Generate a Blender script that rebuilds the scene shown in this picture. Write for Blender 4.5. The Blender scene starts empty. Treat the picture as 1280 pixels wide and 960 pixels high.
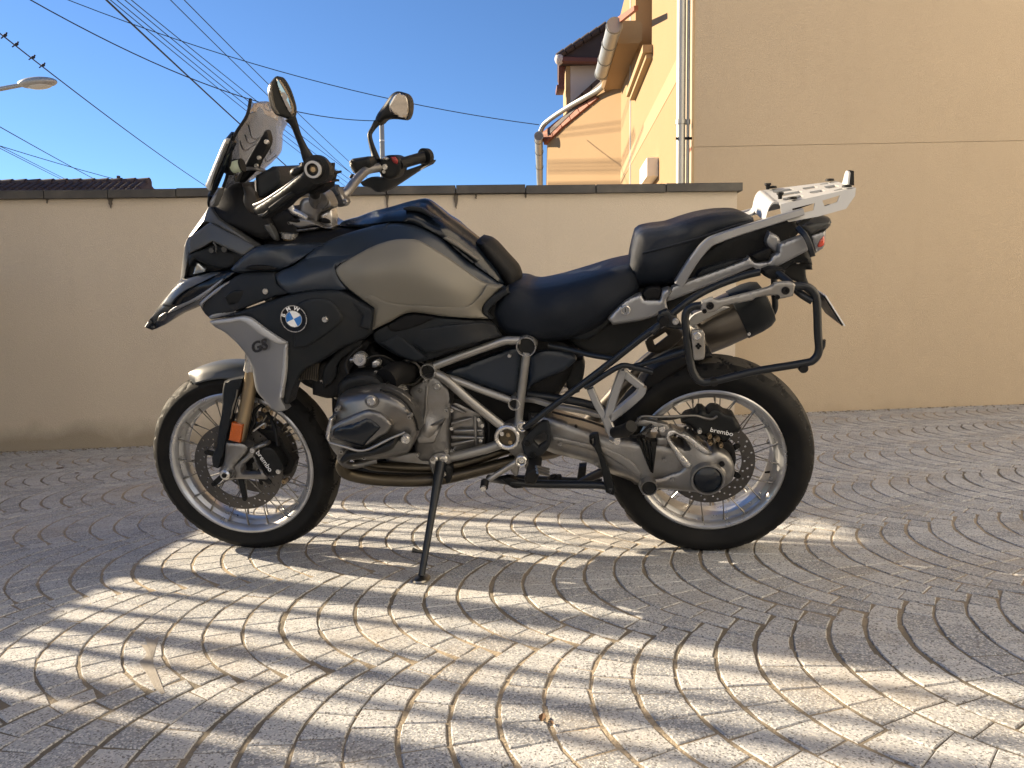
import bpy, bmesh, math, random
import numpy as np
from mathutils import Vector, Matrix, geometry
random.seed(7)
SC = bpy.context.scene
COL = SC.collection

# ------------------------------------------------------------------ camera
FPX = 962.0
PITCH, ROLL, CAMZ = math.radians(4.46), math.radians(0.6), 0.70
F = np.array([0, math.cos(PITCH), -math.sin(PITCH)])
R0 = np.array([1.0, 0, 0]); U0 = np.array([0, math.sin(PITCH), math.cos(PITCH)])
RT = math.cos(ROLL)*R0 - math.sin(ROLL)*U0
UP = math.sin(ROLL)*R0 + math.cos(ROLL)*U0
CAM = np.array([0, 0, CAMZ])
cam = bpy.data.cameras.new('camera'); camo = bpy.data.objects.new('camera', cam); COL.objects.link(camo)
cam.sensor_width = 36; cam.lens = 36*FPX/1280; cam.clip_end = 2000; cam.clip_start = 0.05
m = Matrix.Identity(4)
for i in range(3):
    m[i][0], m[i][1], m[i][2], m[i][3] = RT[i], UP[i], -F[i], CAM[i]
camo.matrix_world = m
SC.camera = camo

# ------------------------------------------------------------------ light
SUN_EL, SUN_AZ = math.radians(22.0), math.radians(-67.0)      # azimuth measured from +Y towards +X
SC.world = bpy.data.worlds.new('World'); SC.world.use_nodes = True
wn = SC.world.node_tree.nodes; wl = SC.world.node_tree.links
sky = wn.new('ShaderNodeTexSky'); sky.sky_type = 'NISHITA'; sky.sun_disc = False
sky.sun_elevation = SUN_EL; sky.sun_rotation = SUN_AZ
sky.air_density = 1.0; sky.dust_density = 0.15; sky.ozone_density = 6.0; sky.altitude = 1800
bg = wn['Background']; bg.inputs[1].default_value = 0.060
wl.new(sky.outputs[0], bg.inputs[0])
sl = bpy.data.lights.new('sun', 'SUN'); sl.energy = 4.7; sl.angle = math.radians(0.5); sl.color = (1.0, 0.83, 0.60)
so = bpy.data.objects.new('sun', sl); COL.objects.link(so)
SUN = Vector((math.sin(SUN_AZ)*math.cos(SUN_EL), math.cos(SUN_AZ)*math.cos(SUN_EL), math.sin(SUN_EL)))
so.rotation_euler = SUN.to_track_quat('Z', 'Y').to_euler(); so.location = SUN*30
SC.view_settings.view_transform = 'Standard'; SC.view_settings.look = 'None'
SC.view_settings.exposure = 1.66; SC.view_settings.gamma = 1.0
try: SC.view_settings.use_curve_mapping = False
except Exception: pass
SC.cycles.max_bounces = 8; SC.cycles.use_denoising = True

# ------------------------------------------------------------------ geometry of the view
def ray(x, y): return RT*(x-640)/FPX + UP*(480-y)/FPX + F
GN = -.038*RT + UP - .0624*F; GN /= np.linalg.norm(GN)          # ground normal (yard falls a little)
HGT = 0.70
def G(x, y):
    d = ray(x, y); return CAM + d*(-HGT/(GN@d))
def proj(P):
    v = np.asarray(P)-CAM; z = v@F
    return 640+FPX*(v@RT)/z, 480-FPX*(v@UP)/z, z
def gz(x, y):                                                    # height of the ground at x, y
    q = CAM - GN*HGT
    return q[2] - (GN[0]*(x-q[0]) + GN[1]*(y-q[1]))/GN[2]
def onplane(px, py, P0, nrm):
    d = ray(px, py); nrm = np.asarray(nrm); return CAM + d*(((np.asarray(P0)-CAM)@nrm)/(d@nrm))

# motorcycle frame: x rearwards, y to its right side (away from us), z up its leaning mid plane
CF, CR = G(308, 681.5), G(893, 681.5)
LEAN = math.radians(13)
BU = (CR-CF)/np.linalg.norm(CR-CF); L0 = np.cross(BU, GN); L0 = -L0 if L0[1] > 0 else L0
BW = math.cos(LEAN)*GN + math.sin(LEAN)*L0
BL = math.cos(LEAN)*L0 - math.sin(LEAN)*GN
BO = (CF+CR)/2
def B(x, y, l):
    d = ray(x, y); t = ((BO-CAM)@BL + l)/(d@BL); P = CAM + d*t - BO
    return np.array([P@BU, -(P@BL), P@BW])
ZT = {0: (0, 0, 1), 1: (180, 80, 4.2667), 2: (180, 240, 4.2667), 3: (180, 440, 3.693), 4: (400, 400, 5.3333), 5: (500, 400, 3.765),
      6: (730, 440, 3.839), 7: (740, 200, 3.428), 8: (380, 220, 4.0), 9: (420, 90, 5.647), 10: (330, 180, 7.385), 11: (230, 120, 5.333),
      12: (180, 300, 7.385), 13: (900, 200, 6.4), 14: (250, 460, 5.333), 15: (780, 480, 6.0), 16: (640, 400, 4.364)}
def zc(p, z):
    t = ZT[z]; return (t[0]+p[0]/t[2], t[1]+p[1]/t[2]) + tuple(p[2:])

# ------------------------------------------------------------------ materials
def mat(name, col, rough=.5, metal=0, var=.12, vscale=8, bump=.0, bscale=200, rvar=.12, coat=0, spec=None, dirt=None):
    M = bpy.data.materials.new(name); M.use_nodes = True
    nt = M.node_tree; n = nt.nodes; l = nt.links; b = n['Principled BSDF']
    b.inputs['Roughness'].default_value = rough; b.inputs['Metallic'].default_value = metal
    if coat: b.inputs['Coat Weight'].default_value = coat; b.inputs['Coat Roughness'].default_value = .06
    if spec is not None: b.inputs['Specular IOR Level'].default_value = spec
    tc = n.new('ShaderNodeTexCoord')
    no = n.new('ShaderNodeTexNoise'); no.inputs['Scale'].default_value = vscale; no.inputs['Detail'].default_value = 6
    l.new(tc.outputs['Object'], no.inputs['Vector'])
    mx = n.new('ShaderNodeMix'); mx.data_type = 'RGBA'
    c = np.array(col)
    mx.inputs[6].default_value = (*np.clip(c*(1-var), 0, 1), 1); mx.inputs[7].default_value = (*np.clip(c*(1+var), 0, 1), 1)
    l.new(no.outputs[0], mx.inputs[0])
    out = mx.outputs[2]
    if dirt:                                        # (colour, scale, amount): patches of dust
        n2 = n.new('ShaderNodeTexNoise'); n2.inputs['Scale'].default_value = dirt[1]; n2.inputs['Detail'].default_value = 8
        l.new(tc.outputs['Object'], n2.inputs['Vector'])
        rp = n.new('ShaderNodeValToRGB'); rp.color_ramp.elements[0].position = .45; rp.color_ramp.elements[1].position = .75
        rp.color_ramp.elements[1].color = (dirt[2],)*3 + (1,)
        l.new(n2.outputs[0], rp.inputs[0])
        m2 = n.new('ShaderNodeMix'); m2.data_type = 'RGBA'; m2.inputs[7].default_value = (*dirt[0], 1)
        l.new(rp.outputs[0], m2.inputs[0]); l.new(out, m2.inputs[6]); out = m2.outputs[2]
    l.new(out, b.inputs['Base Color'])
    if rvar:
        r = n.new('ShaderNodeMapRange'); r.inputs[3].default_value = max(0, rough-rvar); r.inputs[4].default_value = min(1, rough+rvar)
        n3 = n.new('ShaderNodeTexNoise'); n3.inputs['Scale'].default_value = vscale*2.3; n3.inputs['Detail'].default_value = 5
        l.new(tc.outputs['Object'], n3.inputs['Vector']); l.new(n3.outputs[0], r.inputs[0]); l.new(r.outputs[0], b.inputs['Roughness'])
    if bump:
        nb = n.new('ShaderNodeTexNoise'); nb.inputs['Scale'].default_value = bscale; nb.inputs['Detail'].default_value = 4
        bp = n.new('ShaderNodeBump'); bp.inputs['Strength'].default_value = bump; bp.inputs['Distance'].default_value = .004
        l.new(tc.outputs['Object'], nb.inputs['Vector']); l.new(nb.outputs[0], bp.inputs['Height']); l.new(bp.outputs[0], b.inputs['Normal'])
    return M
DUST = (.06, .053, .043)
K = {}
K['tank'] = mat('champagne_paint', (.158, .148, .124), .52, .2, .05, 5, .05, 900, .06)
K['band'] = mat('satin_dark_blue_paint', (.017, .024, .036), .34, 0, .1, 6, .04, 800, .06, spec=.4)
K['gloss'] = mat('gloss_black_paint', (.005, .008, .013), .24, 0, .1, 6, 0, 10, .05, spec=.4)
K['matt'] = mat('grained_dark_plastic', (.014, .017, .021), .46, 0, .15, 9, .25, 900, .08, spec=.15, dirt=(DUST, 7, .25))
K['black'] = mat('black_plastic', (.009, .010, .011), .45, 0, .2, 12, .15, 500, .1, spec=.2, dirt=(DUST, 9, .2))
K['deep'] = mat('dark_engine_plastic', (.006, .006, .0065), .6, 0, .2, 12, .2, 300, .1, spec=.2)
K['grey'] = mat('satin_grey_paint', (.060, .062, .062), .38, .2, .06, 6, .05, 900, .05)
K['guard'] = mat('satin_grey_blue_plastic', (.055, .063, .072), .46, 0, .1, 6, .1, 900, .06, dirt=((.12, .11, .09), 9, .3))
K['nose'] = mat('sky_reflecting_blue_grey', (.14, .155, .17), .30, .6, .06, 6, .03, 900, .05)  # sky's reflection on the beak top put into the base colour
K['silver'] = mat('satin_silver_paint', (.30, .305, .315), .34, .6, .06, 6, .04, 900, .06)
K['rack'] = mat('bead_blasted_aluminium', (.43, .43, .425), .45, .25, .05, 8, .08, 900, .06)
K['frame'] = mat('silver_frame_paint', (.31, .305, .295), .36, .7, .08, 14, .06, 500, .08, dirt=((.2, .17, .13), 12, .5))
K['alu'] = mat('cast_aluminium', (.25, .247, .243), .34, .8, .12, 20, .25, 260, .1, dirt=((.17, .14, .11), 16, .6))
K['alu2'] = mat('machined_aluminium', (.62, .61, .59), .28, .85, .08, 20, .05, 400, .08)
K['cover'] = mat('engine_cover_grey', (.16, .16, .16), .32, .8, .1, 14, .1, 400, .08, dirt=((.16, .13, .1), 11, .5))
K['rim'] = mat('rim_aluminium', (.50, .51, .53), .30, .8, .1, 16, .05, 300, .1, dirt=((.22, .19, .16), 14, .4))
K['steel'] = mat('spoke_steel', (.22, .21, .19), .35, 1, .15, 40, 0, 10, .1)
K['disc'] = mat('brake_disc_steel', (.10, .094, .088), .42, .85, .18, 30, .1, 300, .1)
K['bronze'] = mat('bronze_fork_anodising', (.36, .28, .18), .32, .85, .08, 14, .03, 400, .06)
K['titan'] = mat('bronze_silencer_steel', (.125, .112, .098), .4, .85, .1, 12, .06, 300, .08)
K['pipe'] = mat('tanned_header_pipe', (.075, .064, .048), .38, .9, .25, 22, .03, 200, .1)
K['tube'] = mat('black_powder_coat', (.008, .010, .013), .36, 0, .15, 20, .12, 600, .08, spec=.4)
K['rubber'] = mat('tyre_rubber', (.008, .008, .008), .66, 0, .25, 14, .25, 500, .1, spec=.16, dirt=((.035, .032, .027), 9, .25))
K['tread'] = mat('dusty_tread_rubber', (.055, .050, .043), .8, 0, .3, 20, .3, 400, .08, spec=.15)
K['soft'] = mat('black_rubber', (.008, .008, .008), .6, 0, .2, 20, .2, 500, .08, spec=.25)
K['seat'] = mat('dark_seat_vinyl', (.007, .010, .016), .44, 0, .15, 8, .5, 700, .07, spec=.22)
K['white'] = mat('white_print', (.8, .8, .79), .4, 0, .03)
K['blue'] = mat('enamel_blue', (.03, .17, .50), .3, 0, .04, coat=.5)
K['ink'] = mat('dark_print', (.02, .02, .022), .4, 0, .05)
K['orange'] = mat('orange_reflector', (.50, .095, .004), .2, 0, .15, 60, .6, 260, .05, coat=.6)
K['red'] = mat('red_lens', (.55, .06, .03), .15, 0, .1, 30, .2, 200, .03, coat=.8)
K['chrome'] = mat('mirror_glass', (.45, .43, .41), .02, 1, 0, 5, 0, 10, 0)
K['lens'] = mat('headlamp_lens', (.35, .38, .4), .06, .5, .1, 20, 0, 10, .03, coat=1)
K['radiator'] = mat('radiator_core', (.07, .058, .042), .5, .3, .2, 60, .6, 250, .1)
K['dash'] = mat('dashboard_brown_black', (.018, .014, .011), .5, 0, .2, 10, .2, 400, .08)
K['redplastic'] = mat('red_switch', (.25, .02, .02), .4)

def glassmat():
    M = bpy.data.materials.new('tinted_windscreen'); M.use_nodes = True
    n = M.node_tree.nodes; l = M.node_tree.links; n.clear()
    o = n.new('ShaderNodeOutputMaterial'); t = n.new('ShaderNodeBsdfTransparent'); t.inputs[0].default_value = (.70, .71, .75, 1)
    d = n.new('ShaderNodeBsdfDiffuse'); d.inputs[0].default_value = (.36, .39, .48, 1)
    g = n.new('ShaderNodeBsdfGlossy'); g.inputs['Roughness'].default_value = .06
    fr = n.new('ShaderNodeFresnel'); fr.inputs[0].default_value = 1.45
    tr = n.new('ShaderNodeBsdfTranslucent'); tr.inputs[0].default_value = (.36, .39, .48, 1)
    dt = n.new('ShaderNodeMixShader'); dt.inputs[0].default_value = .22
    a = n.new('ShaderNodeMixShader'); a.inputs[0].default_value = .40
    b = n.new('ShaderNodeMixShader')
    l.new(d.outputs[0], dt.inputs[1]); l.new(tr.outputs[0], dt.inputs[2])
    l.new(t.outputs[0], a.inputs[1]); l.new(dt.outputs[0], a.inputs[2]); l.new(fr.outputs[0], b.inputs[0])
    l.new(a.outputs[0], b.inputs[1]); l.new(g.outputs[0], b.inputs[2]); l.new(b.outputs[0], o.inputs[0])
    return M
K['screen'] = glassmat()

def plaster(name, col, stain=.0, var=.08, grain=1.0):
    M = bpy.data.materials.new(name); M.use_nodes = True
    n = M.node_tree.nodes; l = M.node_tree.links; b = n['Principled BSDF']; b.inputs['Roughness'].default_value = .92
    b.inputs['Specular IOR Level'].default_value = .15
    g = n.new('ShaderNodeNewGeometry')
    def noise(s, d, vec=None, rough=.55):
        q = n.new('ShaderNodeTexNoise'); q.inputs['Scale'].default_value = s; q.inputs['Detail'].default_value = d; q.inputs['Roughness'].default_value = rough
        l.new(vec or g.outputs['Position'], q.inputs['Vector']); return q.outputs[0]
    def mix(f, a, c, t='RGBA'):
        x = n.new('ShaderNodeMix'); x.data_type = 'RGBA'
        l.new(f, x.inputs[0])
        for i, v in ((6, a), (7, c)):
            if isinstance(v, tuple): x.inputs[i].default_value = (*v, 1)
            else: l.new(v, x.inputs[i])
        return x.outputs[2]
    def ramp(f, p0, p1, v=1.0):
        r = n.new('ShaderNodeMapRange'); r.inputs[1].default_value = p0; r.inputs[2].default_value = p1; r.inputs[4].default_value = v
        l.new(f, r.inputs[0]); return r.outputs[0]
    c = np.array(col)
    base = mix(ramp(noise(.9, 5), .3, .7), tuple(c*(1-var)), tuple(c*(1+var)))
    base = mix(ramp(noise(260, 2), .35, .7), base, tuple(c*.86))
    base = mix(ramp(noise(9, 6), .62, .8, .35), base, tuple(c*np.array((.82, .80, .78))))
    if stain:
        mp = n.new('ShaderNodeMapping'); mp.inputs['Scale'].default_value = (5, 5, .55); l.new(g.outputs['Position'], mp.inputs['Vector'])
        base = mix(ramp(noise(1.2, 6, mp.outputs[0], .65), .56, .78, stain), base, tuple(c*np.array((.58, .54, .48))))
        sp = n.new('ShaderNodeSeparateXYZ'); l.new(g.outputs['Position'], sp.inputs[0])
        hz = n.new('ShaderNodeMath'); hz.operation = 'MULTIPLY_ADD'; l.new(noise(3.2, 6), hz.inputs[0]); hz.inputs[1].default_value = -.30; l.new(sp.outputs[2], hz.inputs[2])
        base = mix(ramp(hz.outputs[0], -.10, -.26, .6 if stain > .12 else .3), base, (.17, .145, .10))
    l.new(base, b.inputs['Base Color'])
    bp = n.new('ShaderNodeBump'); bp.inputs['Strength'].default_value = .55*grain; bp.inputs['Distance'].default_value = .006
    l.new(noise(170, 3), bp.inputs['Height']); l.new(bp.outputs[0], b.inputs['Normal'])
    return M
K['wall'] = plaster('weathered_beige_render', (.55, .485, .395), .15)
K['gable'] = plaster('beige_house_render', (.435, .36, .268), .10, .06)
K['facade'] = plaster('warm_yellow_render', (.33, .225, .125), .0, .05, .5)
K['band_plaster'] = plaster('pale_yellow_render', (.40, .29, .17), .0, .04, .5)
K['facing'] = plaster('white_render', (.80, .83, .86), .0, .04, .5)
K['bounce_block'] = plaster('pale_cream_render', (.84, .82, .77), .0, .04, .5)
K['zinc'] = mat('weathered_zinc', (.34, .34, .32), .45, .6, .15, 4, .1, 60, .1)
K['coping'] = mat('dark_slate_coping', (.050, .048, .046), .65, 0, .3, 6, .4, 60, .1, dirt=((.13, .12, .10), 5, .6))
K['tile'] = mat('red_clay_tile', (.26, .085, .045), .75, 0, .3, 9, .3, 60, .1)
K['darktile'] = mat('brown_clay_tile', (.060, .042, .036), .75, 0, .35, 5, .3, 40, .1)
K['brownpaint'] = mat('red_brown_paint', (.13, .045, .030), .6, 0, .15, 5)
K['cheek'] = mat('pale_grey_boards', (.55, .50, .46), .7, 0, .08, 5)
K['wire'] = mat('black_cable', (.012, .013, .016), .6)
K['lampgrey'] = mat('lamp_grey_paint', (.40, .40, .37), .45, .3)
K['lamplens'] = mat('lamp_lens', (.6, .6, .55), .2)
K['concrete'] = mat('pole_concrete', (.30, .31, .29), .8, 0, .15, 3)
K['feather'] = mat('dark_feathers', (.02, .02, .022), .7)
K['shutter'] = mat('white_shutter', (.75, .72, .66), .5)
K['gatepaint'] = mat('dark_gate_paint', (.04, .045, .05), .45)

# ------------------------------------------------------------------ mesh kit
def catmull(P, per=6, closed=False):
    P = [np.asarray(p, float) for p in P]; n = len(P); out = []
    seg = n if closed else n-1
    for i in range(seg):
        p1, p2 = P[i], P[(i+1) % n]
        p0 = P[i-1] if (closed or i > 0) else 2*p1-p2
        p3 = P[(i+2) % n] if (closed or i+2 < n) else 2*p2-p1
        for k in range(per):
            t = k/per
            out.append(.5*((2*p1)+(-p0+p2)*t+(2*p0-5*p1+4*p2-p3)*t*t+(-p0+3*p1-3*p2+p3)*t**3))
    if not closed: out.append(P[-1])
    return out
class MB:
    def __init__(s): s.v = []; s.f = []
    def add(s, v, f):
        o = len(s.v); s.v += [tuple(float(c) for c in q) for q in v]; s.f += [tuple(i+o for i in q) for q in f]; return s
    def box(s, c, size, R=None, bev=.0):
        bm = bmesh.new(); bmesh.ops.create_cube(bm, size=1)
        for q in bm.verts: q.co = Vector((q.co.x*size[0], q.co.y*size[1], q.co.z*size[2]))
        if bev: bmesh.ops.bevel(bm, geom=list(bm.edges), offset=bev, segments=2, affect='EDGES', profile=.6)
        Rm = R if R is not None else np.eye(3)
        v = [np.asarray(c)+Rm@np.array(q.co) for q in bm.verts]; bm.verts.index_update()
        f = [[q.index for q in fc.verts] for fc in bm.faces]; bm.free(); return s.add(v, f)
    def tube(s, P, r, n=10, smooth=0, caps=True, sq=None):
        P = [np.asarray(p, float) for p in P]; rr = list(r) if isinstance(r, (list, tuple)) else [r]*len(P)
        if smooth and len(P) > 2:
            Q = catmull([np.append(p, q) for p, q in zip(P, rr)], smooth); P = [q[:3] for q in Q]; rr = [q[3] for q in Q]
        T = []
        for i in range(len(P)):
            a = P[min(i+1, len(P)-1)]-P[max(i-1, 0)]; T.append(a/(np.linalg.norm(a)+1e-12))
        ref = np.array([0, 1., 0]) if abs(T[0][1]) < .9 else np.array([1., 0, 0])
        v = []; u = np.cross(T[0], ref); u /= np.linalg.norm(u)
        for i, p in enumerate(P):
            u = u-T[i]*(u@T[i]); u /= np.linalg.norm(u); w = np.cross(T[i], u)
            if sq is None:
                for k in range(n):
                    a = 2*math.pi*k/n; v.append(p+rr[i]*(math.cos(a)*u+math.sin(a)*w))
            else:                                      # rectangular bar: sq=(half along u, half along w)
                c = .25*min(sq)
                for su, sw, cu, cw in ((1, 1, 0, 1), (1, 1, 1, 0), (1, -1, 1, 0), (1, -1, 0, 1), (-1, -1, 0, 1), (-1, -1, 1, 0), (-1, 1, 1, 0), (-1, 1, 0, 1)):
                    v.append(p+u*su*(sq[0]-(c if cw else 0))*rr[i]+w*sw*(sq[1]-(c if cu else 0))*rr[i])
        if sq is not None: n = 8
        f = []
        for i in range(len(P)-1):
            for k in range(n): f.append((i*n+k, i*n+(k+1) % n, (i+1)*n+(k+1) % n, (i+1)*n+k))
        if caps: f += [tuple(range(n))[::-1], tuple(range((len(P)-1)*n, len(P)*n))]
        return s.add(v, f)
    def lathe(s, prof, c, axis=(0, -1, 0), n=40, closed=False, sc=(1, 1), a0=0, a1=None):
        ax = np.asarray(axis, float); ax /= np.linalg.norm(ax)
        u = np.cross(ax, [0, 0, 1.]) if abs(ax[2]) < .9 else np.cross(ax, [1., 0, 0]); u /= np.linalg.norm(u); w = np.cross(ax, u)
        full = a1 is None; a1 = 2*math.pi if full else a1; m = len(prof); v = []; nn = n if full else n+1
        for k in range(nn):
            a = a0+(a1-a0)*k/n
            for r, h in prof: v.append(np.asarray(c)+r*(math.cos(a)*u*sc[0]+math.sin(a)*w*sc[1])+h*ax)
        f = []
        for k in range(n):
            k2 = (k+1) % nn
            for j in range(m if closed else m-1):
                j2 = (j+1) % m; f.append((k*m+j, k2*m+j, k2*m+j2, k*m+j2))
        return s.add(v, f)
    def ball(s, c, r, R=None, n=16, m=10):
        Rm = R if R is not None else np.eye(3); v = []; f = []
        for i in range(m+1):
            t = math.pi*i/m
            for k in range(n):
                a = 2*math.pi*k/n; v.append(np.asarray(c)+Rm@np.array([r[0]*math.sin(t)*math.cos(a), r[1]*math.sin(t)*math.sin(a), r[2]*math.cos(t)]))
        for i in range(m):
            for k in range(n): f.append((i*n+k, i*n+(k+1) % n, (i+1)*n+(k+1) % n, (i+1)*n+k))
        return s.add(v, f)
    def prism(s, poly, vec):
        n = len(poly); vec = np.asarray(vec)
        v = [np.asarray(p) for p in poly]+[np.asarray(p)+vec for p in poly]
        return s.add(v, [tuple(range(n)), tuple(range(n, 2*n))[::-1]]+[(i, n+i, n+(i+1) % n, (i+1) % n) for i in range(n)])
    def build(s, name, material, parent=None, ang=38, fix=True):
        me = bpy.data.meshes.new(name); me.from_pydata(s.v, [], s.f)
        bm = bmesh.new(); bm.from_mesh(me)
        bmesh.ops.remove_doubles(bm, verts=bm.verts, dist=1e-5)
        if fix: bmesh.ops.recalc_face_normals(bm, faces=bm.faces)
        bm.to_mesh(me); bm.free()
        me.polygons.foreach_set('use_smooth', [True]*len(me.polygons)); me.set_sharp_from_angle(angle=math.radians(ang))
        me.materials.append(material)
        o = bpy.data.objects.new(name, me); COL.objects.link(o)
        if parent: o.parent = parent
        return o
def tag(o, label=None, cat=None, group=None, kind=None):
    for k, v in (('label', label), ('category', cat), ('group', group), ('kind', kind)):
        if v: o[k] = v
    return o
def empty(name, loc=(0, 0, 0)):
    o = bpy.data.objects.new(name, None); COL.objects.link(o); o.location = loc; o.empty_display_size = .1; return o

def tps_fit(P, l, lam=1e-3):
    P = np.asarray(P, float)/100; n = len(P)
    d = np.linalg.norm(P[:, None]-P[None], axis=2); Km = np.where(d > 1e-9, d**2*np.log(d+1e-12), 0)+lam*np.eye(n)
    A = np.zeros((n+3, n+3)); A[:n, :n] = Km; A[:n, n] = 1; A[:n, n+1:] = P; A[n:, :n] = A[:n, n:].T
    w = np.linalg.lstsq(A, np.concatenate([l, np.zeros(3)]), rcond=None)[0]
    def ev(Q):
        Q = np.asarray(Q, float)/100; d = np.linalg.norm(Q[:, None]-P[None], axis=2)
        return np.where(d > 1e-9, d**2*np.log(d+1e-12), 0)@w[:n]+w[n]+Q@w[n+1:]
    return ev
def resample(P, step, smooth, cang=52):
    P = [np.asarray(p[:2], float) for p in P]; n = len(P)
    corner = []
    for i in range(n):
        a = P[i]-P[i-1]; b = P[(i+1) % n]-P[i]
        c = (a@b)/(np.linalg.norm(a)*np.linalg.norm(b)+1e-9); corner.append(math.degrees(math.acos(max(-1, min(1, c)))) > cang)
    out = []
    for i in range(n):
        p1, p2 = P[i], P[(i+1) % n]
        p0 = P[i-1] if not corner[i] else 2*p1-p2
        p3 = P[(i+2) % n] if not corner[(i+1) % n] else 2*p2-p1
        k = max(1, int(round(np.linalg.norm(p2-p1)/step)))
        for j in range(k):
            t = j/k
            out.append(.5*((2*p1)+(-p0+p2)*t+(2*p0-5*p1+4*p2-p3)*t*t+(-p0+3*p1-3*p2+p3)*t**3) if smooth else p1+(p2-p1)*t)
    return np.array(out)
def inside(poly, q):
    c = False; n = len(poly); x, y = q
    for i in range(n):
        x1, y1 = poly[i]; x2, y2 = poly[i-1]
        if (y1 > y) != (y2 > y) and x < (x2-x1)*(y-y1)/(y2-y1+1e-12)+x1: c = not c
    return c
def segdist(Q, poly):
    A = poly; Bn = np.roll(poly, -1, axis=0); D = Bn-A
    t = np.clip(((Q[:, None]-A[None])*D[None]).sum(2)/((D*D).sum(1)[None]+1e-12), 0, 1)
    return np.linalg.norm(Q[:, None]-(A[None]+t[..., None]*D[None]), axis=2).min(1)
SCALE = 390.0
def surf(name, material, pts, z=0, l=None, ctrl=(), edge=.006, thick=.012, body=False, mirror=False, smooth=True, holes=(), step=5, parent=None, crown=0, lam=1e-3, cang=52, back=True):
    """A panel: its outline drawn in the bike's side view, l = distance from the mid plane, rounded edge, real thickness.
    body: closed symmetrical volume across the mid plane."""
    pts = [zc(p, z) for p in pts]; ctrl = [zc(p, z) for p in ctrl]; holes = [[zc(p, z) for p in h] for h in holes]
    if len(pts[0]) == 3 or ctrl:
        cp = [p if len(p) == 3 else (*p, l) for p in pts]+list(ctrl)
        ev = tps_fit([c[:2] for c in cp], np.array([c[2] for c in cp]), lam)
    else: ev = lambda Q: np.full(len(Q), float(l))
    ol = resample(pts, step, smooth, cang); no = len(ol)
    area = sum(ol[i-1][0]*ol[i][1]-ol[i][0]*ol[i-1][1] for i in range(no))
    if area < 0: ol = ol[::-1].copy()
    hl = [resample(h, step, smooth, cang) for h in holes]
    V = [Vector(p) for p in ol]; E = [(i, (i+1) % no) for i in range(no)]
    hstart = []
    for h in hl:
        s = len(V); hstart.append((s, len(h))); V += [Vector(p) for p in h]; E += [(s+i, s+(i+1) % len(h)) for i in range(len(h))]
    poly = np.array(ol); epx = edge*SCALE
    tan = np.roll(poly, -1, 0)-np.roll(poly, 1, 0); nrm = np.stack([-tan[:, 1], tan[:, 0]], 1); nrm /= np.linalg.norm(nrm, axis=1)[:, None]+1e-9
    extra = []
    for fr in (.3, 1.0): extra += list(poly+nrm*epx*fr)
    for h in hl:
        t2 = np.roll(h, -1, 0)-np.roll(h, 1, 0); n2 = np.stack([-t2[:, 1], t2[:, 0]], 1); n2 /= np.linalg.norm(n2, axis=1)[:, None]+1e-9
        extra += list(h+n2*epx)+list(h-n2*epx)
    x0, y0 = poly.min(0); x1, y1 = poly.max(0)
    gx = np.arange(x0+step*.5, x1, step); gy = np.arange(y0+step*.5, y1, step*.87)
    for j, yy in enumerate(gy):
        for xx in gx: extra.append(np.array([xx+(step*.5 if j % 2 else 0), yy]))
    extra = np.array(extra)
    loops = [poly]+hl
    dd = np.min([segdist(extra, q) for q in loops], axis=0)
    keep = []
    for q, d in zip(extra, dd):
        if d > .28*epx and d > .35 and inside(poly, q) and not any(inside(h, q) for h in hl): keep.append(q)
    kept = []
    cell = {}
    for q in keep:                                      # thin out points that crowd each other
        key = (int(q[0]/1.2), int(q[1]/1.2))
        if key in cell: continue
        cell[key] = 1; kept.append(q)
    V += [Vector(q) for q in kept]
    vo, eo, fo, ov, oe, of = geometry.delaunay_2d_cdt(V, E, [], 0, 1e-5)
    vo = np.array([(q.x, q.y) for q in vo])
    faces = []
    for fc in fo:
        c = vo[list(fc)].mean(0)
        if inside(poly, c) and not any(inside(h, c) for h in hl): faces.append(tuple(fc))
    d = np.min([segdist(vo, q) for q in loops], axis=0)/SCALE
    L = ev(vo); t = np.clip(d/max(edge, 1e-6), 0, 1); L = L-edge*(1-np.sqrt(np.clip(1-(1-t)**2, 0, 1)))
    loc = [B(q[0], q[1], li) for q, li in zip(vo, L)]
    mp = {}
    for i, src in enumerate(ov):
        for k in src: mp[k] = i
    rings = [[mp[i] for i in range(no)]]+[[mp[s+i] for i in range(k)] for s, k in hstart]
    mb = MB(); mb.add(loc, faces); nv = len(loc)
    if body:
        mb.add([(p[0], -p[1], p[2]) for p in loc], [tuple(i for i in fc[::-1]) for fc in faces])
        # bridge across
        for rg in rings:
            k = 5; n = len(rg); base = len(mb.v); vv = []
            c0 = np.mean([loc[i] for i in rg], axis=0)
            for a in range(1, k):
                for j, i in enumerate(rg):
                    p = np.array(loc[i]); ph = math.pi*a/k
                    q = p.copy(); q[1] = p[1]*math.cos(ph)
                    if crown:
                        pa, pb = np.array(loc[rg[j-1]]), np.array(loc[rg[(j+1) % n]]); tg = pb-pa; nn = np.array([tg[2], 0, -tg[0]]); nn /= np.linalg.norm(nn)+1e-9
                        if nn@np.array([p[0]-c0[0], 0, p[2]-c0[2]]) < 0: nn = -nn
                        q = q+nn*crown*math.sin(ph)
                    vv.append(q)
            mb.v += [tuple(q) for q in vv]
            def idx(a, j): return rg[j % n] if a == 0 else (rg[j % n]+nv if a == k else base+(a-1)*n+j % n)
            for a in range(k):
                for j in range(n): mb.f.append((idx(a, j), idx(a, j+1), idx(a+1, j+1), idx(a+1, j)))
    else:
        bk = [(p[0], p[1]+thick, p[2]) for p in loc]
        base = len(mb.v); mb.v += [tuple(q) for q in bk]
        if back: mb.f += [tuple(base+i for i in fc[::-1]) for fc in faces]
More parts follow.
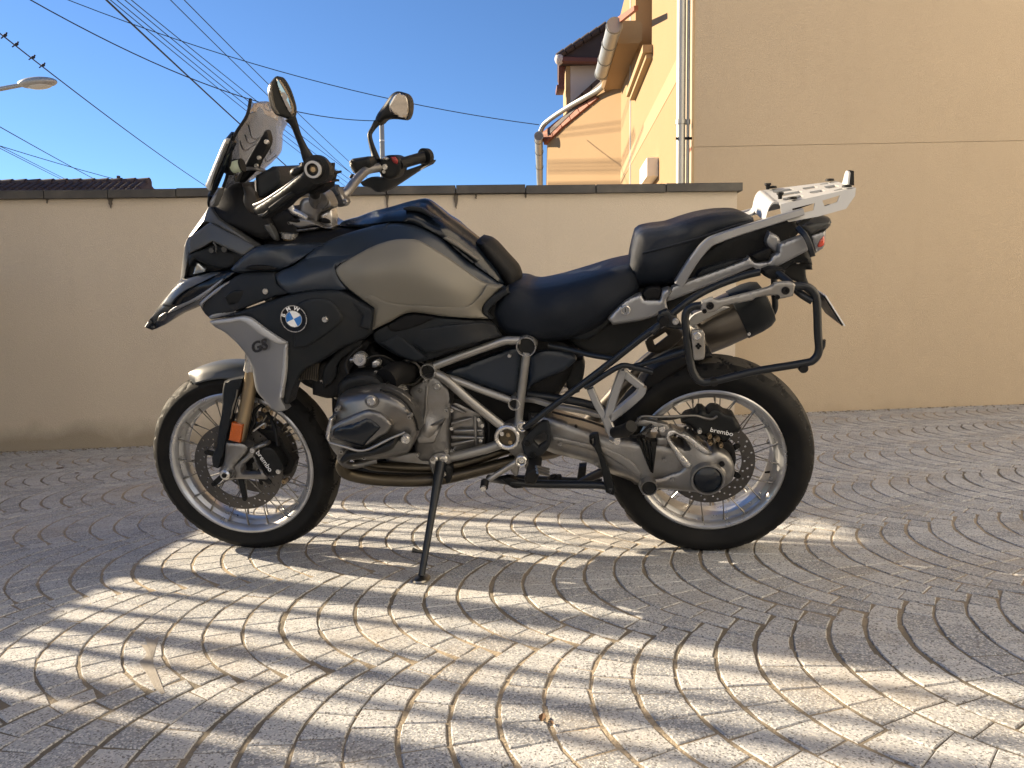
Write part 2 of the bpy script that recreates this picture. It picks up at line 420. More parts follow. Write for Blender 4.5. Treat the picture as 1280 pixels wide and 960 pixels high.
        for rg in rings:
            n = len(rg)
            for j in range(n): mb.f.append((rg[j], rg[(j+1) % n], base+rg[(j+1) % n], base+rg[j]))
    par = parent or BIKE
    o = mb.build(name, material, par, ang=42)
    if mirror:
        m2 = MB(); m2.v = [(a, -b_, c) for a, b_, c in mb.v]; m2.f = [fc[::-1] for fc in mb.f]
        m2.build(name, material, par, ang=42)
    return o
def T(pts, z=0): return [B(*zc(p, z)) for p in pts]
def tube(name, material, pts, z=0, r=.008, parent=None, smooth=5, n=10, mirror=False, sq=None):
    P = T(pts, z); o = MB().tube(P, r, n, smooth, sq=sq).build(name, material, parent or BIKE)
    if mirror: MB().tube([(p[0], -p[1], p[2]) for p in P], r, n, smooth, sq=sq).build(name, material, parent or BIKE)
    return o
def disc(name, material, p, z, r, h=.006, parent=None, n=24, dome=0.0, axis=(0, -1, 0)):
    c = B(*zc(p, z)); pr = [(0, h+dome)]+[(r*.6, h+dome*.7)]*(dome > 0)+[(r*.88, h), (r, h*.6), (r, -h)]
    return MB().lathe(pr, c, axis, n).build(name, material, parent or BIKE)
def bolt(p, z, r=.006, parent=None, h=.004, name='bolt', mt='alu2'):
    c = B(*zc(p, z)); mb = MB().lathe([(r*.42, h*.4), (r*.5, h), (r*.85, h), (r, h*.5), (r, -h)], c, (0, -1, 0), 14)
    mb.lathe([(0, h*.4), (r*.44, h*.4)], c, (0, -1, 0), 6)
    return mb.build(name, K[mt], parent or BIKE)
def ring(name, material, p, z, r, w=.004, d=.012, parent=None):
    c = B(*zc(p, z)); return MB().lathe([(r, -d), (r, d*.8), (r-w*.3, d), (r-w*.7, d), (r-w, d*.8), (r-w, -d)], c, (0, -1, 0), 28, closed=True).build(name, material, parent or BIKE)
def textmesh(s, size, extrude=.0006, shear=0, bold=0, space=1.0):
    cu = bpy.data.curves.new('t', 'FONT'); cu.body = s; cu.size = size; cu.extrude = extrude; cu.shear = shear; cu.offset = bold; cu.space_character = space
    cu.align_x = 'CENTER'; cu.align_y = 'CENTER'; cu.resolution_u = 3
    o = bpy.data.objects.new('t', cu); COL.objects.link(o)
    dg = bpy.context.evaluated_depsgraph_get(); me = bpy.data.meshes.new_from_object(o.evaluated_get(dg))
    v = [tuple(q.co) for q in me.vertices]; f = [tuple(p.vertices) for p in me.polygons]
    bpy.data.objects.remove(o); bpy.data.meshes.remove(me); bpy.data.curves.remove(cu); return v, f
def text(name, s, material, p, z, size, rot=0, parent=None, shear=0, bold=0, tilt=(0, 0), xs=1.0, space=1.0):
    """flat lettering on the left side: tilt = (slope of the surface's depth along x, along z)"""
    c = B(*zc(p, z)); v, f = textmesh(s, size, shear=shear, bold=bold, space=space); ca, sa = math.cos(rot), math.sin(rot); vv = []
    for a, b_, e in v:
        a *= xs; x = a*ca-b_*sa; zz = a*sa+b_*ca; vv.append((c[0]+x, c[1]-e+tilt[0]*x+tilt[1]*zz, c[2]+zz))
    return MB().add(vv, f).build(name, material, parent or BIKE, fix=False)
#@@SETTING
# ================================================================== SETTING
def xyg(x, y, dz=0): return np.array([x, y, gz(x, y)+dz])
def simple(name, v, f, material, parent=None, kind=None):
    o = MB().add(v, f).build(name, material, parent)
    if kind: o['kind'] = kind
    return o
# ground sheet to the horizon, then the paved yard laid on it
def groundmat(name, a, b_, c):
    M = bpy.data.materials.new(name); M.use_nodes = True; n = M.node_tree.nodes; l = M.node_tree.links; b = n['Principled BSDF']; b.inputs['Roughness'].default_value = .95
    g = n.new('ShaderNodeNewGeometry')
    n1 = n.new('ShaderNodeTexNoise'); n1.inputs['Scale'].default_value = 1.1; n1.inputs['Detail'].default_value = 5; l.new(g.outputs['Position'], n1.inputs['Vector'])
    n2 = n.new('ShaderNodeTexNoise'); n2.inputs['Scale'].default_value = 130; n2.inputs['Detail'].default_value = 4; l.new(g.outputs['Position'], n2.inputs['Vector'])
    r = n.new('ShaderNodeMapRange'); r.inputs[1].default_value = .40; r.inputs[2].default_value = .56; l.new(n1.outputs[0], r.inputs[0])
    x = n.new('ShaderNodeMix'); x.data_type = 'RGBA'; x.inputs[6].default_value = (*a, 1); x.inputs[7].default_value = (*b_, 1); l.new(r.outputs[0], x.inputs[0])
    r2 = n.new('ShaderNodeMapRange'); r2.inputs[1].default_value = .5; r2.inputs[2].default_value = .75; l.new(n2.outputs[0], r2.inputs[0])
    y = n.new('ShaderNodeMix'); y.data_type = 'RGBA'; y.inputs[7].default_value = (*c, 1); l.new(r2.outputs[0], y.inputs[0]); l.new(x.outputs[2], y.inputs[6]); l.new(y.outputs[2], b.inputs['Base Color'])
    bp = n.new('ShaderNodeBump'); bp.inputs['Strength'].default_value = .8; bp.inputs['Distance'].default_value = .006; l.new(n2.outputs[0], bp.inputs['Height']); l.new(bp.outputs[0], b.inputs['Normal'])
    return M
GM = groundmat('earth_and_gravel', (.26, .24, .21), (.32, .29, .25), (.2, .185, .16))
S = 300
simple('ground', [xyg(x, y, -.03) for x, y in ((-S, -S), (S, -S), (S, S), (-S, S))], [(0, 1, 2, 3)], GM, kind='structure')
JM = groundmat('joint_sand', (.135, .115, .085), (.34, .275, .19), (.17, .14, .10))
PAVE = simple('pavement', [xyg(x, y, -.0028) for x, y in ((-6, -3), (8, -3), (8, 6.3), (-6, 6.3))], [(0, 1, 2, 3)], JM, kind='structure')

def granite():
    M = bpy.data.materials.new('grey_granite'); M.use_nodes = True; n = M.node_tree.nodes; l = M.node_tree.links; b = n['Principled BSDF']
    b.inputs['Roughness'].default_value = .8; b.inputs['Specular IOR Level'].default_value = .25
    g = n.new('ShaderNodeNewGeometry'); at = n.new('ShaderNodeAttribute'); at.attribute_name = 'tint'
    def noise(s, d=3, r=.5):
        q = n.new('ShaderNodeTexNoise'); q.inputs['Scale'].default_value = s; q.inputs['Detail'].default_value = d; q.inputs['Roughness'].default_value = r; l.new(g.outputs['Position'], q.inputs['Vector']); return q.outputs[0]
    def mr(f, a, c, lo=0, hi=1):
        r = n.new('ShaderNodeMapRange'); r.inputs[1].default_value = a; r.inputs[2].default_value = c; r.inputs[3].default_value = lo; r.inputs[4].default_value = hi; l.new(f, r.inputs[0]); return r.outputs[0]
    def mix(f, a, c, mode='MIX'):
        x = n.new('ShaderNodeMix'); x.data_type = 'RGBA'; x.blend_type = mode
        if isinstance(f, float): x.inputs[0].default_value = f
        else: l.new(f, x.inputs[0])
        for i, v in ((6, a), (7, c)):
            if isinstance(v, tuple): x.inputs[i].default_value = (*v, 1)
            else: l.new(v, x.inputs[i])
        return x.outputs[2]
    base = mix(at.outputs['Fac'], (.265, .275, .288), (.44, .445, .445))
    v = n.new('ShaderNodeTexVoronoi'); v.inputs['Scale'].default_value = 300; l.new(g.outputs['Position'], v.inputs['Vector'])
    sp = n.new('ShaderNodeSeparateColor'); l.new(v.outputs['Color'], sp.inputs[0])
    base = mix(mr(sp.outputs[0], .76, .84), base, (.17, .167, .163))
    base = mix(mr(sp.outputs[1], .72, .8, 0, .8), base, (.60, .585, .55))
    base = mix(mr(noise(420, 3), .58, .70, 0, .5), base, (.16, .155, .15))
    base = mix(mr(noise(2.2, 7, .6), .5, .75, 0, .5), base, (.36, .29, .20))
    base = mix(mr(noise(14, 6, .65), .58, .75, 0, .55), base, (.18, .165, .14))
    l.new(base, b.inputs['Base Color'])
    bp = n.new('ShaderNodeBump'); bp.inputs['Strength'].default_value = .55; bp.inputs['Distance'].default_value = .004
    l.new(noise(240, 5, .6), bp.inputs['Height']); l.new(bp.outputs[0], b.inputs['Normal'])
    return M
GR = granite()
AX = math.radians(10.0); eu = np.array([math.cos(AX), math.sin(AX)]); ev_ = np.array([-math.sin(AX), math.cos(AX)])
BANDW = 0.70; RAD = BANDW/math.sqrt(2); PIT = .0905; KS = 9
rng = random.Random(11)
setts = []
V0 = 2.02*math.cos(AX)                                  # middle line of the band that passes 2.02 m in front of the camera
for b in range(-3, 8):
    vb = V0+b*BANDW; sh = .02
    DEL = PIT/math.sqrt(2)/2/RAD
    for nn in range(-75, 100):
        u0 = nn*PIT+sh
        cx, cy = eu*u0+ev_*vb
        if cy < .3 or cy > 6.6 or abs(cx) > .70*cy+1.6: continue
        k = KS+(rng.random() < .25)-(rng.random() < .2)
        A0, A1 = -math.pi/4, math.pi/4+2*DEL
        edges = [A0+(A1-A0)*(j/k)+(0 if j in (0, k) else rng.uniform(-.022, .022)) for j in range(k+1)]
        wob = rng.uniform(-.003, .003)
        for j in range(k):
            a0, a1 = edges[j], edges[j+1]
            ga, gb2 = rng.uniform(.002, .0055), rng.uniform(.002, .0055)     # half widths of the joints along the arc
            gc = rng.uniform(.0008, .0021)/RAD
            def P(th, o): return eu*(u0+o+RAD*(1-math.cos(th)))+ev_*(vb+RAD*math.sin(th))
            def Q(th): return P(th-2*DEL*math.sin(th)/.7071, PIT-gb2/max(.6, math.cos(th)))
            am = (a0+a1)/2
            lo, hi = a0+gc, a1-gc
            q = [P(lo, ga+wob), P(am, ga+wob), P(hi, ga+wob), Q(hi), Q(am), Q(lo)]
            q = [p+np.array([rng.uniform(-.0018, .0018), rng.uniform(-.0018, .0018)]) for p in q]
            c = np.mean(q, axis=0)
            setts.append((c, q))
def sett_geo(c, q, mb, tl):
    dz = rng.uniform(-.0008, .0006); tx, ty = rng.uniform(-.006, .006), rng.uniform(-.006, .006)
    n = len(q); o = []; i1 = []; i2 = []
    for p in q:
        d = p-c; h = dz+tx*d[0]+ty*d[1]
        o.append(xyg(*p, -.016)); e = 1-rng.uniform(.004, .03); i1.append(xyg(*(c+d*e), h-.0022)); i2.append(xyg(*(c+d*(e-.05)), h))
    f = [(i, (i+1) % n, n+(i+1) % n, n+i) for i in range(n)]+[(n+i, n+(i+1) % n, 2*n+(i+1) % n, 2*n+i) for i in range(n)]+[tuple(range(2*n, 3*n))]
    mb.add(o+i1+i2, f); tl += [rng.random()]*1
    return len(f)
def set_tint(o, vals):
    a = o.data.attributes.new('tint', 'FLOAT', 'FACE')
    a.data.foreach_set('value', vals)
def raw(name, mb, parent):
    me = bpy.data.meshes.new(name); me.from_pydata(mb.v, [], mb.f); me.materials.append(GR)
    o = bpy.data.objects.new(name, me); COL.objects.link(o); o.parent = parent; return o
def vis(c):
    if c[1] < .6: return None
    x, y, z = proj(xyg(*c)); return z if (-5 < x < 1285 and y < 962) else None
order = sorted([(vis(c), i) for i, (c, q) in enumerate(setts) if vis(c)])
near = set(i for _, i in order[:300])
far_mb = MB(); ft = []
for i, (c, q) in enumerate(setts):
    if c[1] > 5.72 and c[0] < 1.5 or c[1] > 6.25: continue
    if i in near:
        mb = MB(); t = []; k = sett_geo(c, q, mb, t); o = raw('sett', mb, PAVE); set_tint(o, t*k)
    else:
        t = []; k = sett_geo(c, q, far_mb, t); ft += t*k
o = raw('setts', far_mb, PAVE); set_tint(o, ft); o['kind'] = 'stuff'
# a patch of mortar that fills a gap in the pattern
pm = [(181, 796), (192, 800), (199, 795), (196, 806), (192, 822), (191, 836), (196, 850), (206, 866), (202, 868), (192, 858), (186, 846), (174, 828), (181, 822), (184, 812), (176, 806), (185, 806)]
c0 = np.mean([G(*p) for p in pm], axis=0)
top = [G(*p)+np.array([0, 0, .0005]) for p in pm]
MBp = MB().add([c0+np.array([0, 0, .002])]+top+[t-np.array([0, 0, .012]) for t in top], [(0, 1+i, 1+(i+1) % len(pm)) for i in range(len(pm))]+[(1+i, 1+len(pm)+i, 1+len(pm)+(i+1) % len(pm), 1+(i+1) % len(pm)) for i in range(len(pm))])
MBp.build('mortar_patch', mat('pale_mortar', (.27, .245, .21), .9, 0, .2, 20, .6, 200), PAVE)

# ------------------------------------------------------------------ boundary wall with slate coping
WA, WB = G(0, 565), G(918, 527)
wd = (WB-WA); wd[2] = 0; wd /= np.linalg.norm(wd); wn_ = np.array([wd[1], -wd[0], 0])       # towards us
WA2 = WA-wd*.26
def onwall(px, py, off=0): return onplane(px, py, WA+wn_*off, wn_)
WL = np.linalg.norm((WB-WA2)[:2])
zA, zB = onwall(0, 250)[2], onwall(918, 239.5)[2]
print('wall', WA2, WB, 'height', zA-gz(*WA[:2]), zB-gz(*WB[:2]))
def wtop(s): return zA+(zB-zA)*(s-.26)/(WL-.26)
wall = tag(empty('boundary_wall', (WA2[0], WA2[1], gz(*WA2[:2]))), 'long beige rendered yard wall with dark stained foot and slate coping', 'wall')
wall_loc = np.array(wall.location)
nseg = 40; v = []; f = []
for i in range(nseg+1):
    s = WL*i/nseg; p = WA2+wd*s
    wob = .004*math.sin(s*3.1)+.003*math.sin(s*7.7+1)
    for off, zz in ((wob, gz(p[0], p[1])-.1), (wob*.7, gz(p[0], p[1])+.9), (wob*.3, wtop(s)), (-.24, wtop(s)), (-.24, gz(p[0], p[1])-.1)):
        v.append(p*[1, 1, 0]+wn_*off+np.array([0, 0, zz])-wall_loc)
for i in range(nseg):
    for j in range(5): f.append((i*5+j, i*5+(j+1) % 5, i*5+5+(j+1) % 5, i*5+5+j))
f += [tuple(range(5)), tuple(range(nseg*5, nseg*5+5))[::-1]]
MB().add(v, f).build('wall_body', K['wall'], wall)
# coping slabs: the joints one can see set their lengths
joints = sorted([onwall(px, 245)@wd for px in (59, 138, 223, 310, 397, 484, 570, 657, 744, 831)])
ss = [0, (joints[0]-WA2@wd)] if False else [0]
for jv in joints: ss.append(jv-WA2@wd)
ss = [0]+[s for s in ss if s > .1]+[WL+.03]
for a, b in zip(ss[:-1], ss[1:]):
    a2, b2 = a+.004, b-.004; th = .058; dz = rng.uniform(-.004, .004); v = []
    for s in (a2, b2):
        p = WA2*[1, 1, 0]+wd*s; zt = wtop(s)+dz
        for off, h in ((.045, .0), (.045, th-.006), (.039, th), (-.27, th+.01), (-.276, th), (-.276, 0)): v.append(p+wn_*off+np.array([0, 0, zt+h])-wall_loc)
    f = [(j, (j+1) % 6, 6+(j+1) % 6, 6+j) for j in range(6)]+[tuple(range(6)), tuple(range(6, 12))[::-1]]
    MB().add(v, f).build('coping_slab', K['coping'], wall)
# dark drips below the coping joints: thin stains with a shape of their own
drip = mat('drip_stain', (.10, .085, .07), .95, 0, .3, 30)
for px, h, w in ((138, .07, .03), (59, .03, .02), (570, .10, .028), (595, .03, .012), (484, .09, .02), (657, .03, .012)):
    c = onwall(px, 252, .0095); zt = wtop((c-WA2)@wd)-.002; n = 7; v = []
    for i in range(n):
        t = i/(n-1); ww = w*(1-t)**.7*(.8+.4*rng.random())/2+.002
        for sgn in (-1, 1): v.append(np.array([c[0], c[1], zt-h*t])+wd*(sgn*ww+rng.uniform(-.003, .003))-wall_loc)
    MB().add(v, [(2*i, 2*i+1, 2*i+3, 2*i+2) for i in range(n-1)]).build('drip_stain', drip, wall)

# grit gathered along the foot of the walls, a few dry leaves and a scrap on the setts
gm = MB()
for k in range(420):
    if k < 300: b_ = WA2+wd*rng.uniform(0, WL)+wn_*(.004+abs(rng.gauss(0, .05)))
    else: b_ = np.array([rng.uniform(1.7, 4.6), 6.13-abs(rng.gauss(0, .05)), 0])
    r_ = rng.uniform(.003, .009); gm.ball(xyg(b_[0], b_[1], r_*.4), (r_*rng.uniform(.8, 1.5), r_*rng.uniform(.8, 1.3), r_*.7), None, 5, 3)
o = gm.build('grit', mat('grit_stone', (.20, .17, .13), .9, 0, .5, 60)); o['kind'] = 'stuff'
LEAF = mat('dry_leaf', (.12, .065, .03), .8, 0, .3, 60)
for (px, py, sz, lab) in ((75, 586, .05, 'brown dry leaf lying on the setts near the wall at left'), (96, 592, .03, 'small curled dry leaf beside a larger leaf near the wall'), (678, 899, .030, 'dark scrap of debris lying in a joint of the near setts'), (690, 905, .014, 'tiny dark crumb beside the dark scrap')):
    c_ = G(px, py); v = []; a_ = rng.uniform(0, 6); n_ = 8
    for i in range(n_+1):
        t = i/n_; w_ = .32*math.sin(math.pi*min(1, t*1.02))**.8*(1+.25*(i % 2))
        for sg in (-1, 0, 1): v.append([sz*(t-.5), sz*w_*sg*.6, .003+sz*.25*abs(sg)*w_+sz*.2*(t-.5)**2])
    v += [[p[0], p[1], p[2]-.0012] for p in v]; m_ = 3*(n_+1); f = []
    for i in range(n_):
        for j in range(2): q = (3*i+j, 3*i+j+1, 3*i+j+4, 3*i+j+3); f += [q, tuple(x+m_ for x in q[::-1])]
    o = MB().add(v, f).build('dry_leaf' if sz > .029 and px < 600 or px == 96 else 'debris_scrap', LEAF); o.location = c_; o.rotation_euler = (0, 0, a_)
    tag(o, lab, 'leaf' if px < 600 else 'debris')

# ------------------------------------------------------------------ house
def at_y(px, py, y):
    d = ray(px, py); return CAM+d*(y/d[1])
ga, gb = G(1010, 515), G(1280, 505)
gd = gb-ga; gd[2] = 0; gd /= np.linalg.norm(gd); gn = np.array([gd[1], -gd[0], 0])
def ongable(px, py, off=0): return onplane(px, py, ga+gn*off, gn)
HC = ongable(865, 402)                                   # the corner of the house
HC[2] = gz(HC[0], HC[1])
dF = ray(679, 402); dF[2] = 0; dF /= np.linalg.norm(dF); nF = np.array([-dF[1], dF[0], 0])      # facade runs away from us, faces left
def onfac(px, py, off=0): return onplane(px, py, HC+nF*off, nF)
def sF(px): return (onfac(px, 300)-HC)@dF
house = tag(empty('house', tuple(HC)), 'large cream rendered house with blank gable, downpipes and sunlit side facade', 'house')
hl = np.array(house.location)
GL = 7.5
jz0, jz1 = ongable(865, 184)[2], ongable(1280, 176)[2]
jx0, jx1 = 0, (ongable(1280, 176)-HC)@gd
def jz(s): return jz0+(jz1-jz0)*(s-jx0)/(jx1-jx0)
def gab(s, z, off=0): return np.array([HC[0], HC[1], 0])+gd*s+gn*off+np.array([0, 0, z])-hl
zb = HC[2]-.3
MB().prism([gab(0, zb), gab(GL, zb), gab(GL, jz(GL)), gab(0, jz(0))], -gn*.3).build('gable_wall', K['gable'], house)
MB().prism([gab(0, jz(0)+.0025, .002), gab(GL, jz(GL)+.0025, .002), gab(GL, 6.6), gab(GL*.5, 10.2), gab(0, 6.6)], -gn*.3).build('gable_wall', K['gable'], house)
MB().prism([gab(0, jz(0)-.01, -.02), gab(GL, jz(GL)-.01, -.02), gab(GL, jz(GL)+.02, -.02), gab(0, jz(0)+.02, -.02)], -gn*.2).build('expansion_joint', K['tile'], house)
def fac(s, z, off=0): return np.array([HC[0], HC[1], 0])+dF*s+nF*off+np.array([0, 0, z])-hl
def fpx(px, py, off=0): return onfac(px, py, off)-hl
def fplate(s0, s1, z0, z1, off, th, name, m_): return MB().prism([fac(s0, z0, off), fac(s1, z0, off), fac(s1, z1, off), fac(s0, z1, off)], -nF*th).build(name, m_, house)
s814, s793, s776 = sF(814), sF(794), sF(776)
zs = onfac(810, 78)[2]
fplate(.302, s814, zb, 6.6, 0, .3, 'facade_wall', K['facade'])
fplate(s814+.001, s793, zb, zs, 0, .3, 'facade_wall', K['facade'])
fplate(s793+.001, s793+.9, zb, 6.6, 0, .3, 'facade_wall', K['facade'])
fplate(s814, s793, zs, 6.6, -.24, .05, 'window_recess', K['facade'])
zr = onfac(770, 40)[2]
fplate(s793+.901, s776+6, zb, zr, -.002, .3, 'facade_wall', K['facade'])
# window in the recess, sill below
fplate(s814+.25, s793-.25, zs+.05, zs+1.4, -.225, .01, 'window', K['lens'])
MB().box(fac((s814+s793)/2, zs+.02, .03), (.16, s793-s814+.16, .085), np.stack([nF, dF, [0, 0, 1]], 1), .015).build('window_sill', K['band_plaster'], house)
MB().box(fac((s814+s793)/2, zs-.048, .015), (.11, s793-s814+.1, .05), np.stack([nF, dF, [0, 0, 1]], 1), .01).build('window_sill', K['band_plaster'], house)
# paler raised band, joint line, small white shutter
bz0, bz1 = onfac(845, 104)[2], onfac(845, 76)[2]
fplate(.303, s776+.6, bz0, bz1, .004, .02, 'pale_band', K['band_plaster'])
fplate(sF(788.4), sF(787.3), zb, zr-.2, .006, .02, 'joint_strip', K['zinc'])
w0 = fpx(821, 229); 
MB().box(fac((sF(823)+sF(813))/2, onfac(814, 221)[2], .06), (.12, sF(813)-sF(823), .19), np.stack([nF, dF, [0, 0, 1]], 1), .01).build('window_surround', K['shutter'], house)
# roofs that close the house above and behind
def tri(name, pts, vec, m_): return MB().prism(pts, vec).build(name, m_, house)
tri('roof', [gab(-.35, 6.25, .25), gab(GL*.5, 10.35, .25), gab(GL+.35, 6.25, .25), gab(GL+.35, 6.4, .25), gab(GL*.5, 10.55, .25), gab(-.35, 6.4, .25)], dF*(s793+1.0), K['tile'])
tri('rear_wall', [fac(s793+.9, zb, -.302), fac(s793+.9, 6.6, -.302), fac(s793+.9, 6.6, -7), fac(s793+.9, zb, -7)], dF*.3, K['facade'])
# downpipes on the corner
def vpipe(px, y, r, name, m_, z1=6.5):
    p = at_y(px, 230, y); mb = MB().tube([np.array([p[0], p[1], gz(p[0], p[1])])-hl, np.array([p[0], p[1], 3.0])-hl, np.array([p[0], p[1], z1])-hl], r, 16)
    for z in (onfac(850, 173)[2], onfac(850, 20)[2]-1.9+2.1, 5.0): mb.lathe([(r+.006, -.018), (r+.006, .018)], np.array([p[0], p[1], z])-hl, (0, 0, 1), 16)
    return mb.build(name, m_, house)
vpipe(850.6, 6.22, .036, 'downpipe', K['zinc'])
vpipe(859.5, 6.21, .0125, 'cable_pipe', K['zinc'])
p = at_y(855, 173, 6.2)
MB().box(p-hl, (.13, .012, .02), None, .003).build('pipe_clip', K['deep'], house)
MB().box(np.array([-.004, -.004, 3.2]), (.014, .014, 6.6), None, .003).build('corner_bead', K['band_plaster'], house)
# cornice and eaves gutter of the rear part
cz = [fpx(792, 50), fpx(777, 108)]
Rf = np.stack([nF, dF, [0, 0, 1]], 1)
for k, (o, h) in enumerate(((.26, .16), (.20, .12), (.13, .10))):
    a, b = fpx(786-1*k, 40+k*10, o*.5), fpx(765.5-.5*k, 100+k*7, o*.5)
    MB().tube([a, b], 1, sq=(o*.5, h)).build('cornice', K['facade'], house)
ga_, gb_ = fpx(768.5, 31, .35), fpx(751.5, 92, .35)
mb = MB(); mb.tube([ga_, gb_], .088, 18)
for t in (0.02, .33, .66, .98): q = ga_+(gb_-ga_)*t; mb.tube([q-(gb_-ga_)*.006, q+(gb_-ga_)*.006], .098, 18)
mb.build('gutter', K['zinc'], house)
tri('verge_tiles', [fpx(770, 28, .3), fpx(771, 22, .3), fpx(792.5, 7, .3), fpx(792.5, 13, .3), fpx(775, 27, .3)], -nF*.04, K['tile'])
# lean-to wing at the back, its end wall turned towards the sun
P1 = onfac(776, 300)*[1, 1, 0]; P2 = at_y(692, 300, 13.7)*[1, 1, 0]
dW = P2-P1; dW /= np.linalg.norm(dW); nW = np.array([-dW[1], dW[0], 0]); nW = -nW if nW[1] > 0 else nW
def onw(px, py, off=0): return onplane(px, py, P1+nW*off, nW)-hl
tri('wing_wall', [onw(778, 240), onw(778, 112), onw(766, 104), onw(748, 112), onw(684.5, 178), onw(684.5, 240)], -nW*.25, K['facade'])
pl = P2-dW*-.0
a = onw(684.5, 178); b = onw(684.5, 240)
tri('wing_wall', [b, a, a+dF*7, b+dF*7], -nF*.2+nW*0, K['facade'])
for k in range(6):                                       # verge tiles under the sloping pipe
    x0, x1 = 677+k*11.2, 687.5+k*11.2
    def vy(x): return 166-(x-677)*.80 if x < 700 else 147.6-(x-700)*.62
    w0_, w1_ = 15-k*2.2, 15-(k+1)*2.2
    tri('verge_tile', [onw(x0, vy(x0), .05), onw(x1, vy(x1), .05), onw(x1+3, vy(x1)+max(w1_, 2), .05), onw(x0+3, vy(x0)+max(w0_, 2), .05)], -nW*.3, K['tile'])
MB().tube([gb_, onw(753, 98, .35), onw(755.5, 104, .2), onw(750, 111, .12), onw(735, 120, .10), onw(712, 133, .10), onw(692, 146, .10), onw(680, 156, .12), onw(675.5, 165, .16)], .042, 14, 4).build('downpipe', K['zinc'], house)
q0 = at_y(673.5, 170, 13.65)-hl
mb = MB(); mb.tube([q0, q0+dF*7], .072, 16)
for t in (.0, .3, 1.2, 2.6): mb.tube([q0+dF*t, q0+dF*(t+.03)], .082, 16)
mb.build('gutter', K['zinc'], house)
tri('wing_roof', [onw(684.5, 170, .06), onw(757, 100, .06), onw(757, 96, .06), onw(684, 164, .06)], dF*7, K['darktile'])
# dormer behind the wing
yd = 16.0
def H(px, py, dy=0): return at_y(640+px/4, py/4, yd+dy)-hl
tri('dormer_wall', [H(292, 320), H(445, 312), H(445, 600), H(292, 600)], [0, .9, 0], K['cheek'])
tri('dormer_frame', [H(270, 320), H(291, 320), H(291, 560), H(272, 560)], [0, .9, 0], K['band_plaster'])
tri('dormer_post', [H(234, 305), H(266, 305), H(262, 440), H(232, 450)], [.0, .12, 0], K['brownpaint'])
MB().box(H(240, 450), (.16, .4, .10), None, .02).build('bracket', K['brownpaint'], house)
tri('dormer_roof', [H(226, 283, -.3), H(478, 121, -.3), H(505, 150, -.3), H(470, 300, -.3), H(240, 306, -.3)], [.1, 1.6, 0], K['darktile'])
for k in range(6):
    t0, t1 = k/6, (k+1)/6-.02; A_, B_ = H(226, 283, -.34), H(478, 121, -.34)
    MB().tube([A_+(B_-A_)*t0, A_+(B_-A_)*t1], [.062, .075], 10).build('ridge_tile', K['darktile'], house)
MB().tube([H(232, 300, -.33), H(440, 306, -.33)], 1, sq=(.05, .07)).build('fascia_board', K['brownpaint'], house)
MB().ball(H(236, 296, -.34), (.09, .09, .11)).build('finial', K['cheek'], house)
for k in range(3):
    tri('roof_tile', [H(300+k*46, 508-k*42, -.4), H(352+k*46, 462-k*42, -.4), H(360+k*46, 520-k*30, -.4), H(310+k*46, 560-k*30, -.4)], [0, .5, 0], K['darktile'])

# ------------------------------------------------------------------ neighbouring house whose ridge shows over the wall
yn = 14.0
nh = tag(empty('neighbour_house', tuple(at_y(95, 300, yn)*[1, 1, 0]+np.array([0, 0, gz(at_y(95, 300, yn)[0], yn)]))), 'low brown tiled roof of a neighbouring house showing above the yard wall', 'house')
nl = np.array(nh.location)
ra, rb = at_y(-120, 231.5, yn)-nl, at_y(187, 228.5, yn)-nl
ta, tb = ra+np.array([0, -2.2, -1.1]), rb+np.array([0.12, -2.2, -1.1])
MB().prism([ra, rb, tb, ta], [0, 0, -.12]).build('roof', K['darktile'], nh)
MB().prism([ra, rb, rb+np.array([.1, 2.2, -1.1]), ra+np.array([0, 2.2, -1.1])], [0, 0, -.12]).build('roof', K['darktile'], nh)
MB().prism([ra+np.array([.3, -1.9, -1.1]), rb+np.array([-.2, -1.9, -1.1]), rb+np.array([-.2, -1.9, -3.6]), ra+np.array([.3, -1.9, -3.6])], [0, 3.8, 0]).build('wall', K['gable'], nh)
nt_ = 34; mt = MB()
for k in range(nt_):
    t = (k+.5)/nt_; a = ra+(rb-ra)*t; b = ta+(tb-ta)*t
    for r_ in range(6): mt.tube([a+(b-a)*(r_/6), a+(b-a)*((r_+1)/6-.005)], [.055, .066], 8)
o = mt.build('roof_tiles', K['darktile'], nh); o['kind'] = 'stuff'
for k in range(18):
    t0, t1 = k/18, (k+1)/18; MB().tube([ra+(rb-ra)*t0, ra+(rb-ra)*t1], [.075, .095], 10).build('ridge_tile', K['darktile'], nh)
MB().box(rb+np.array([-.55, 0, .02]), (.05, .05, .22), None, .01).build('vent_pipe', K['darktile'], nh)

# ------------------------------------------------------------------ street lamp, poles, cables, birds
yl = 15.0
lp = at_y(-70, 400, yl); lg = gz(lp[0], lp[1])
lamp = tag(empty('street_lamp', (lp[0], lp[1], lg)), 'grey street lamp head reaching in from the side on a thin arm', 'street lamp')
ll = np.array(lamp.location)
la, lb = at_y(28, 106, yl)-ll, at_y(-70, 121, yl)-ll
MB().tube([[0, 0, 0], [0, 0, 2.5], [0, 0, lb[2]]], [.08, .065, .05], 12).build('pole', K['lampgrey'], lamp)
MB().tube([lb, lb+(la-lb)*.5+np.array([0, 0, -.02]), la], [.05, .045, .04], 10, 4).build('arm', K['lampgrey'], lamp)
lc = at_y(47, 103.5, yl)-ll
Rl = np.array(Matrix.Rotation(math.radians(-4), 3, 'Y'))
MB().ball(lc, (.37, .17, .10), Rl, 24, 12).build('lamp_head', K['lampgrey'], lamp)
MB().ball(lc+np.array([.03, 0, -.045]), (.25, .13, .075), Rl, 20, 10).build('lens', K['lamplens'], lamp)
pp = at_y(477, 149, 22.0); pg = gz(pp[0], pp[1])
